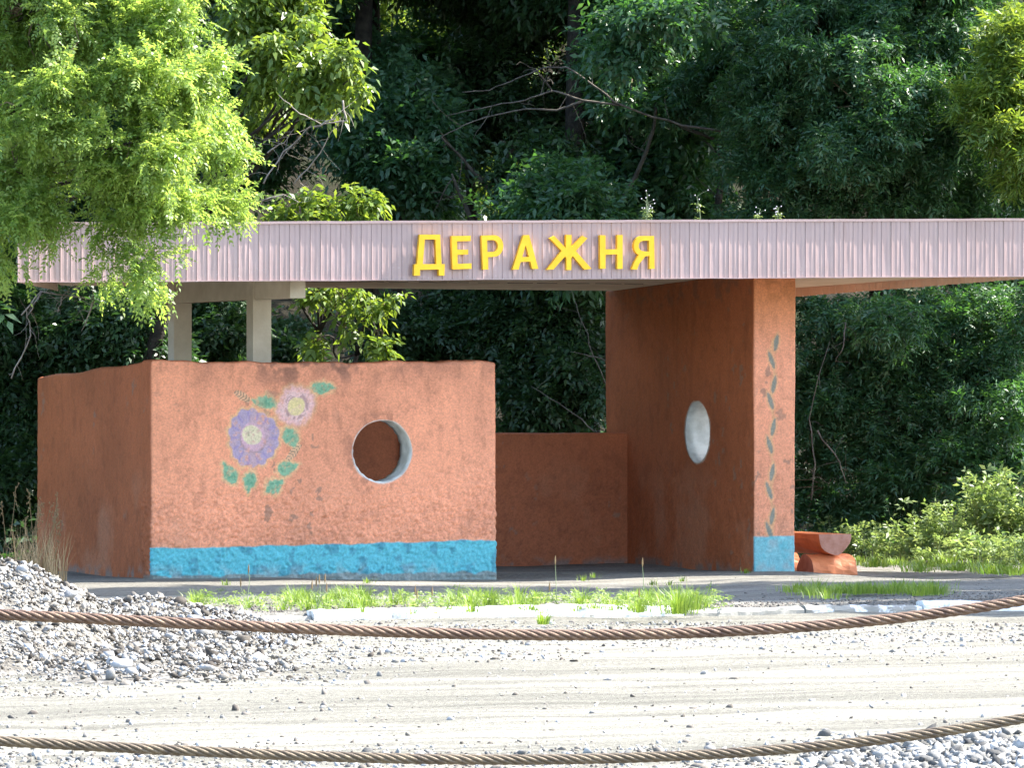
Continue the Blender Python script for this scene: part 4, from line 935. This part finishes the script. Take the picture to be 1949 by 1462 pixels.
tree('ash_thicket', 'deep shaded thicket behind the low back wall, left of the pillar', 'thicket', (0.6, 61.0, 0), (0.5, 61.0, 1.5), 0.07,
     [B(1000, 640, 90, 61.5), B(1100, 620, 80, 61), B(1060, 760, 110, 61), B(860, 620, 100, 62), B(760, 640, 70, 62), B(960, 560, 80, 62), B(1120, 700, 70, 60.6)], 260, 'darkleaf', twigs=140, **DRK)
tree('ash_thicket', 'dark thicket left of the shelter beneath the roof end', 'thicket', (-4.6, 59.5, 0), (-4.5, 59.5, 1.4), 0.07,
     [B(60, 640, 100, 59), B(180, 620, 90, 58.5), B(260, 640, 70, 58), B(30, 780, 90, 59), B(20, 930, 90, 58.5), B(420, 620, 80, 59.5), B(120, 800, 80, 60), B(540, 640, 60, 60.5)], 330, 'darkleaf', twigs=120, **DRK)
def offtree(x, y, z, lb, blobs, per=260):
    tree('roadside_tree', lb, 'tree', (x, y, 0), (x, y, z - 2.5), .16, blobs, per, 'ash', twigs=0, k=5, L=.3, pairs=3, ll=.15, lw=.07, droop=.2, down=.2)
offtree(9.5, 54.5, 8, 'tall roadside tree outside the view on the right, overhanging the pavement', [((x, y, z), (rx, ry, 1.3), 1.1) for x, y, z, rx, ry in ((5.2, 50.3, 7.6, 1.7, 1.0), (7.6, 50.6, 7.9, 1.8, 1.1), (10, 51.4, 8.2, 1.9, 1.3), (12.4, 52.2, 8.8, 1.8, 1.5), (3.2, 49.4, 7.2, 1.3, .8), (10.5, 47.6, 7.4, .7, .9), (9.9, 49.3, 7.5, 1.6, .55), (9.9, 55.7, 7.7, 1.5, 1.2), (12.6, 56.0, 8.5, 1.3, 1.0))])
offtree(-9.5, 57.5, 6, 'broad dark bushy tree added outside the view on the left to shade the side wall', [((x, y, z), (1.6, 1.5, 1.3), 1.0) for x, y, z in ((-7.6, 56.5, 1.4), (-7.8, 57, 3.6), (-9.8, 55.6, 1.6), (-9.8, 56, 4.0), (-8.6, 57, 6.0), (-11.5, 54.5, 2.8), (-11, 56, 6.2), (-6.6, 58.6, 5.6), (-6.2, 58.8, 3.6), (-7.5, 53.8, 5.6))], 330)  # unseen tree added to keep sky light off the left thicket and wall
# sunlit shrubs at the right
SHR = dict(k=6, L=0.11, pairs=2, ll=0.055, lw=0.026, droop=0.1, down=-0.45, shell=0.2, clump=0.09, csize=10, jitter=0.35)
def weedbush(name, label, cat, spots, mat='shrub', ll=.062, lw=.026):
    b0 = gnd(spots[0][0], spots[0][1], 0.0); root = empty(name, tuple(b0), 0, label, cat)
    Os, Ds, mb = [], [], MB()
    for px, py, D, hpx, n, sp in spots:
        bx = (px - CX) * D / FPX; h0 = hpx * D / FPX
        for i in range(n):
            b = np.array([bx + RNG.normal(0, sp), D + RNG.normal(0, sp * 1.2), -0.06]); h = h0 * RNG.uniform(.35, 1.05)
            top = b + np.array([RNG.normal(0, .18) * h, RNG.normal(0, .18) * h, h + .06]); P = wob(b, top, 5, .02)
            if i % 3 == 0: mb.tube(P, [.006, .006, .005, .004, .003, .002], 4, False)
            m = int(9 + h * 22); t = RNG.uniform(.15, 1.0, m) ** .8
            for q in t:
                k = min(4, int(q * 5)); f = q * 5 - k; Os.append(P[k] + (P[k + 1] - P[k]) * f); d = RNG.normal(0, 1, 3); d[2] = abs(d[2]) * .5 + .25 + .7 * q * q; Ds.append(d)
    O = np.array(Os); Dd = nrm(np.array(Ds)); V, r = fronds(O, Dd, nrm(np.array([0, 0, 1.0]) + RNG.normal(0, .35, O.shape)), np.full(len(O), .07) * RNG.uniform(.6, 1.3, len(O)), 1, ll, lw, .35, .3, .7)
    link('leaves', mesh('leaves', V, np.arange(len(V)).reshape(-1, 4), M[mat], rnd=r), root)['kind'] = 'stuff'
    mb.build('stems', M['stem'], root)['kind'] = 'stuff'
weedbush('shrub', 'tall pale-leaved shrub at the right edge, highest of the sunlit shrubs', 'shrub', [(1935, 1060, 57.2, 165, 36, .17), (1880, 1060, 57.4, 150, 14, .08), (1985, 1060, 57.2, 170, 30, .2)], ll=.075, lw=.034)
weedbush('shrub', 'yellow-green leafy shrub between the bench and the tall shrub', 'shrub', [(1790, 1055, 57.8, 105, 30, .14), (1765, 1055, 57.6, 70, 16, .12), (1830, 1060, 57.4, 60, 16, .1)])
weedbush('shrub', 'small bright leafy shrub just behind the log bench', 'shrub', [(1655, 1058, 58.3, 60, 22, .13), (1700, 1060, 58.2, 42, 20, .16), (1600, 1055, 58.6, 44, 12, .12)])
weedbush('shrub', 'low spreading shrub in front of the tall one at the pavement edge', 'shrub', [(1790, 1072, 57.0, 26, 20, .16), (1730, 1068, 57.6, 20, 16, .14), (1870, 1075, 56.4, 52, 34, .22), (1935, 1085, 55.2, 58, 34, .2)])
weedbush('shrub', 'little shaded weed bush directly behind the bench and pillar', 'shrub', [(1570, 1050, 59.2, 66, 10, .12), (1545, 1050, 59.2, 40, 8, .1)])
weedbush('dry_weeds', 'thin dark weeds in front of the ash thicket, behind the bright shrubs', 'weeds', [(1620, 1050, 59.2, 110, 5, .3), (1740, 1050, 59, 120, 6, .3), (1840, 1050, 59, 150, 6, .3)], 'ash', ll=.04, lw=.012)
L = [(px + RNG.normal(0, 8), 1071 + (px - 1640) * 0.06 + RNG.normal(0, 4), int(RNG.uniform(20, 80)), 0.12, RNG.uniform(.05, .13)) for px in range(1640, 1960, 8)]
tufts('verge_grass', L, 'low green weeds and grass edging the pavement under the right shrubs', 'grass', lean=0.8, wd=0.010)

# the wood behind
GAPS = [(915, 350, 70), (950, 95, 32), (850, 30, 30)]
WG = 'trees of the dark wood behind the shelter'
for (px, D, top, r0, lean) in ((700, 64, -250, .12, .6), (930, 67, -300, .14, -.3), (1130, 65, -280, .16, .5), (1330, 68, -300, .12, -.4), (250, 63, -300, .13, .4), (1240, 62.5, -200, .08, .9), (820, 71, -350, .15, .2), (1500, 66, -300, .13, -.3), (40, 65, -300, .12, .2), (1900, 66, -300, .13, .2)):
    base = at(px, 1000, D); fk = at(px + lean * 160, 150, D)
    bl = []
    while len(bl) < 9:
        bx, by, br = px + RNG.normal(0, 120), RNG.uniform(top, 480), RNG.uniform(60, 130)
        if all(math.hypot(bx - gx_, by - gy_) > gr + br * 0.5 for gx_, gy_, gr in GAPS): bl.append(B(bx, by, br, D + RNG.normal(0, 1.2)))
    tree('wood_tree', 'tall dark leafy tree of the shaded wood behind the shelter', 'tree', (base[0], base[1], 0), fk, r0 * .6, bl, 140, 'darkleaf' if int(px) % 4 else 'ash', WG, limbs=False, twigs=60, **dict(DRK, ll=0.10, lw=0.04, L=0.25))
# roof of the wood: high canopy, only its shade and its lowest leaves are seen
def canopy(px, D, z, r, label_i):
    x = (px - CX) * D / FPX
    bl = [((x + RNG.normal(0, r * .5), D + RNG.normal(0, r * .5), z + RNG.normal(0, .8)), (r * .75, r * .75, r * .4), 1.0) for _ in range(6)]
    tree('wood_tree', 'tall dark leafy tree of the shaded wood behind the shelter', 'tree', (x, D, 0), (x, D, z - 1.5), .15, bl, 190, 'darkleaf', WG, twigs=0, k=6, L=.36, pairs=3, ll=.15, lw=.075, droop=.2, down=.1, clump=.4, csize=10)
for px, D, z in ((450, 84, 9), (900, 96, 12), (1500, 86, 11), (700, 64, 8.4), (200, 68, 8.5), (700, 69, 9), (1200, 70, 9), (1700, 68, 9), (2200, 66, 8.5), (2700, 65, 9), (1900, 75, 11), (300, 76, 11), (3200, 68, 10), (1100, 63.5, 8.5)):
    canopy(px, D, z, 3.2, 0)
# undergrowth on the bank
n = 16000; u = RNG.uniform(-14, 30, n); v = 6 + RNG.random(n) ** 1.2 * 50; P = wn(u, v, z_soil(u, v) + RNG.uniform(0, .5, n) ** 1.5)
d = nrm(RNG.normal(0, 1, (n, 3)) * np.array([1, 1, .5]) + np.array([0, 0, .4])); V, r = fronds(P, d, np.tile([0, 0, 1.0], (n, 1)), np.full(n, .3) * RNG.uniform(.7, 1.3, n), 3, .13, .05, .4)
props(link('undergrowth', mesh('undergrowth', V, np.arange(len(V)).reshape(-1, 4), M['darkleaf'], rnd=r)), 'low leafy undergrowth covering the shaded bank behind the shelter', 'undergrowth', kind='stuff')
# sunlit far foliage seen through the gaps
bl = [B(930, 390, 60, 84), B(960, 130, 80, 86), B(1000, 230, 50, 85), B(1030, 60, 50, 85), B(880, 190, 60, 84), B(850, 300, 40, 80), B(960, 90, 60, 80), B(840, 60, 80, 82), B(880, 360, 60, 79), B(1080, 350, 36, 78), B(1160, 340, 30, 80), B(960, 300, 50, 82), B(690, 10, 60, 80)]
tree('far_sunlit_bush', 'distant sunlit foliage glimpsed through the gap in the dark wood above the letters', 'bush', (at(900, 700, 80)[0], 80, 0), at(900, 500, 80), .05, bl, 200, 'elder', twigs=0, limbs=False, **dict(DRK, L=.25))
# bare branches crossing the dark wood
def bare(name, paths, D, r, label, mat='deadwood', side=4):
    P0 = paths[0]; root = empty(name, tuple(at(P0[0][0], P0[0][1], D)), 0, label, 'branch')
    for pth in paths:
        pts = [at(x, y, D + RNG.normal(0, .05)) for x, y in pth]; m = MB(); q = []
        for i in range(len(pts) - 1):
            for s in range(4): q.append(pts[i] + (pts[i + 1] - pts[i]) * s / 4 + RNG.normal(0, .006, 3))
        q.append(pts[-1]); m.tube(q, [r * (1 - .7 * i / len(q)) for i in range(len(q))], 5); m.build('limb', M[mat], root, True)
    t = MB()
    for pth in paths:
        for _ in range(side):
            i = RNG.integers(0, len(pth) - 1); f = RNG.random(); a = np.array(pth[i]) * (1 - f) + np.array(pth[i + 1]) * f; e = a + RNG.normal(0, 34, 2); A, E = at(a[0], a[1], D), at(e[0], e[1], D + RNG.normal(0, .15))
            t.tube(wob(A, E, 4, .02), [r * .3, r * .25, r * .2, r * .15, r * .1], 4)
    t.build('twigs', M[mat], root)['kind'] = 'stuff'
bare('bare_branch', [[(1400, 250), (1300, 240), (1180, 200), (1130, 160), (1080, 128), (1030, 128), (985, 150), (930, 170), (880, 175)], [(1180, 200), (1110, 190), (1050, 172), (1000, 190), (940, 200), (850, 220)], [(1050, 172), (1020, 130)], [(1110, 190), (1060, 210), (1000, 205), (900, 230), (840, 260)]], 60.8, .014, 'arching bare grey branch crossing the dark wood above the lettering', 'limbgrey')
bare('bare_branch', [[(970, 420), (930, 360), (880, 300), (840, 260)], [(930, 360), (960, 310), (985, 270)], [(900, 420), (870, 360), (860, 330)]], 62.0, .030, 'dark leaning sapling trunk above the first letters of the name', 'bark')
bare('dead_twigs', [[(650, 190), (660, 230), (610, 235), (570, 215), (530, 180)], [(600, 240), (640, 225)]], 55.0, .010, 'dead broken twig hanging below the sunlit drooping leaves')
bare('dead_twigs', [[(500, 350), (540, 290), (580, 250), (600, 230)], [(560, 350), (610, 290), (650, 220), (655, 200)], [(500, 380), (540, 370), (570, 385)], [(510, 290), (540, 270), (560, 245)]], 55.6, .008, 'tangle of dead grey twigs above the roof beside the feathery tree', side=9)
bare('dead_twigs', [[(40, 600), (80, 555), (140, 565), (175, 570)], [(80, 555), (60, 590), (50, 605)], [(120, 562), (110, 595)], [(180, 570), (165, 610), (155, 630)], [(20, 720), (60, 640), (50, 590)]], 52.5, .008, 'bare twisted twigs under the left end of the roof', side=7)
bare('dead_twigs', [[(1130, 820), (1080, 780), (1010, 735)], [(1155, 735), (1130, 680), (1100, 590), (1085, 550)], [(1160, 685), (1110, 675), (1085, 670)]], 59.5, .007, 'thin bare stems in the gap between the block and the pillar', 'limbgrey', side=3)
bare('dead_twigs', [[(1545, 950), (1552, 880), (1540, 800), (1556, 720), (1580, 650)], [(1610, 610), (1605, 660), (1590, 690)], [(1556, 820), (1600, 880), (1610, 920)]], 58.6, .009, 'thin bare stems climbing behind the pillar and bench', 'limbgrey', side=6)
bare('bare_branch', [[(1370, 420), (1372, 340), (1368, 270), (1300, 240)], [(1160, 420), (1200, 360), (1240, 260), (1250, 200)]], 61.5, .035, 'slim dark forked stems rising behind the roof above the pillar', 'bark')
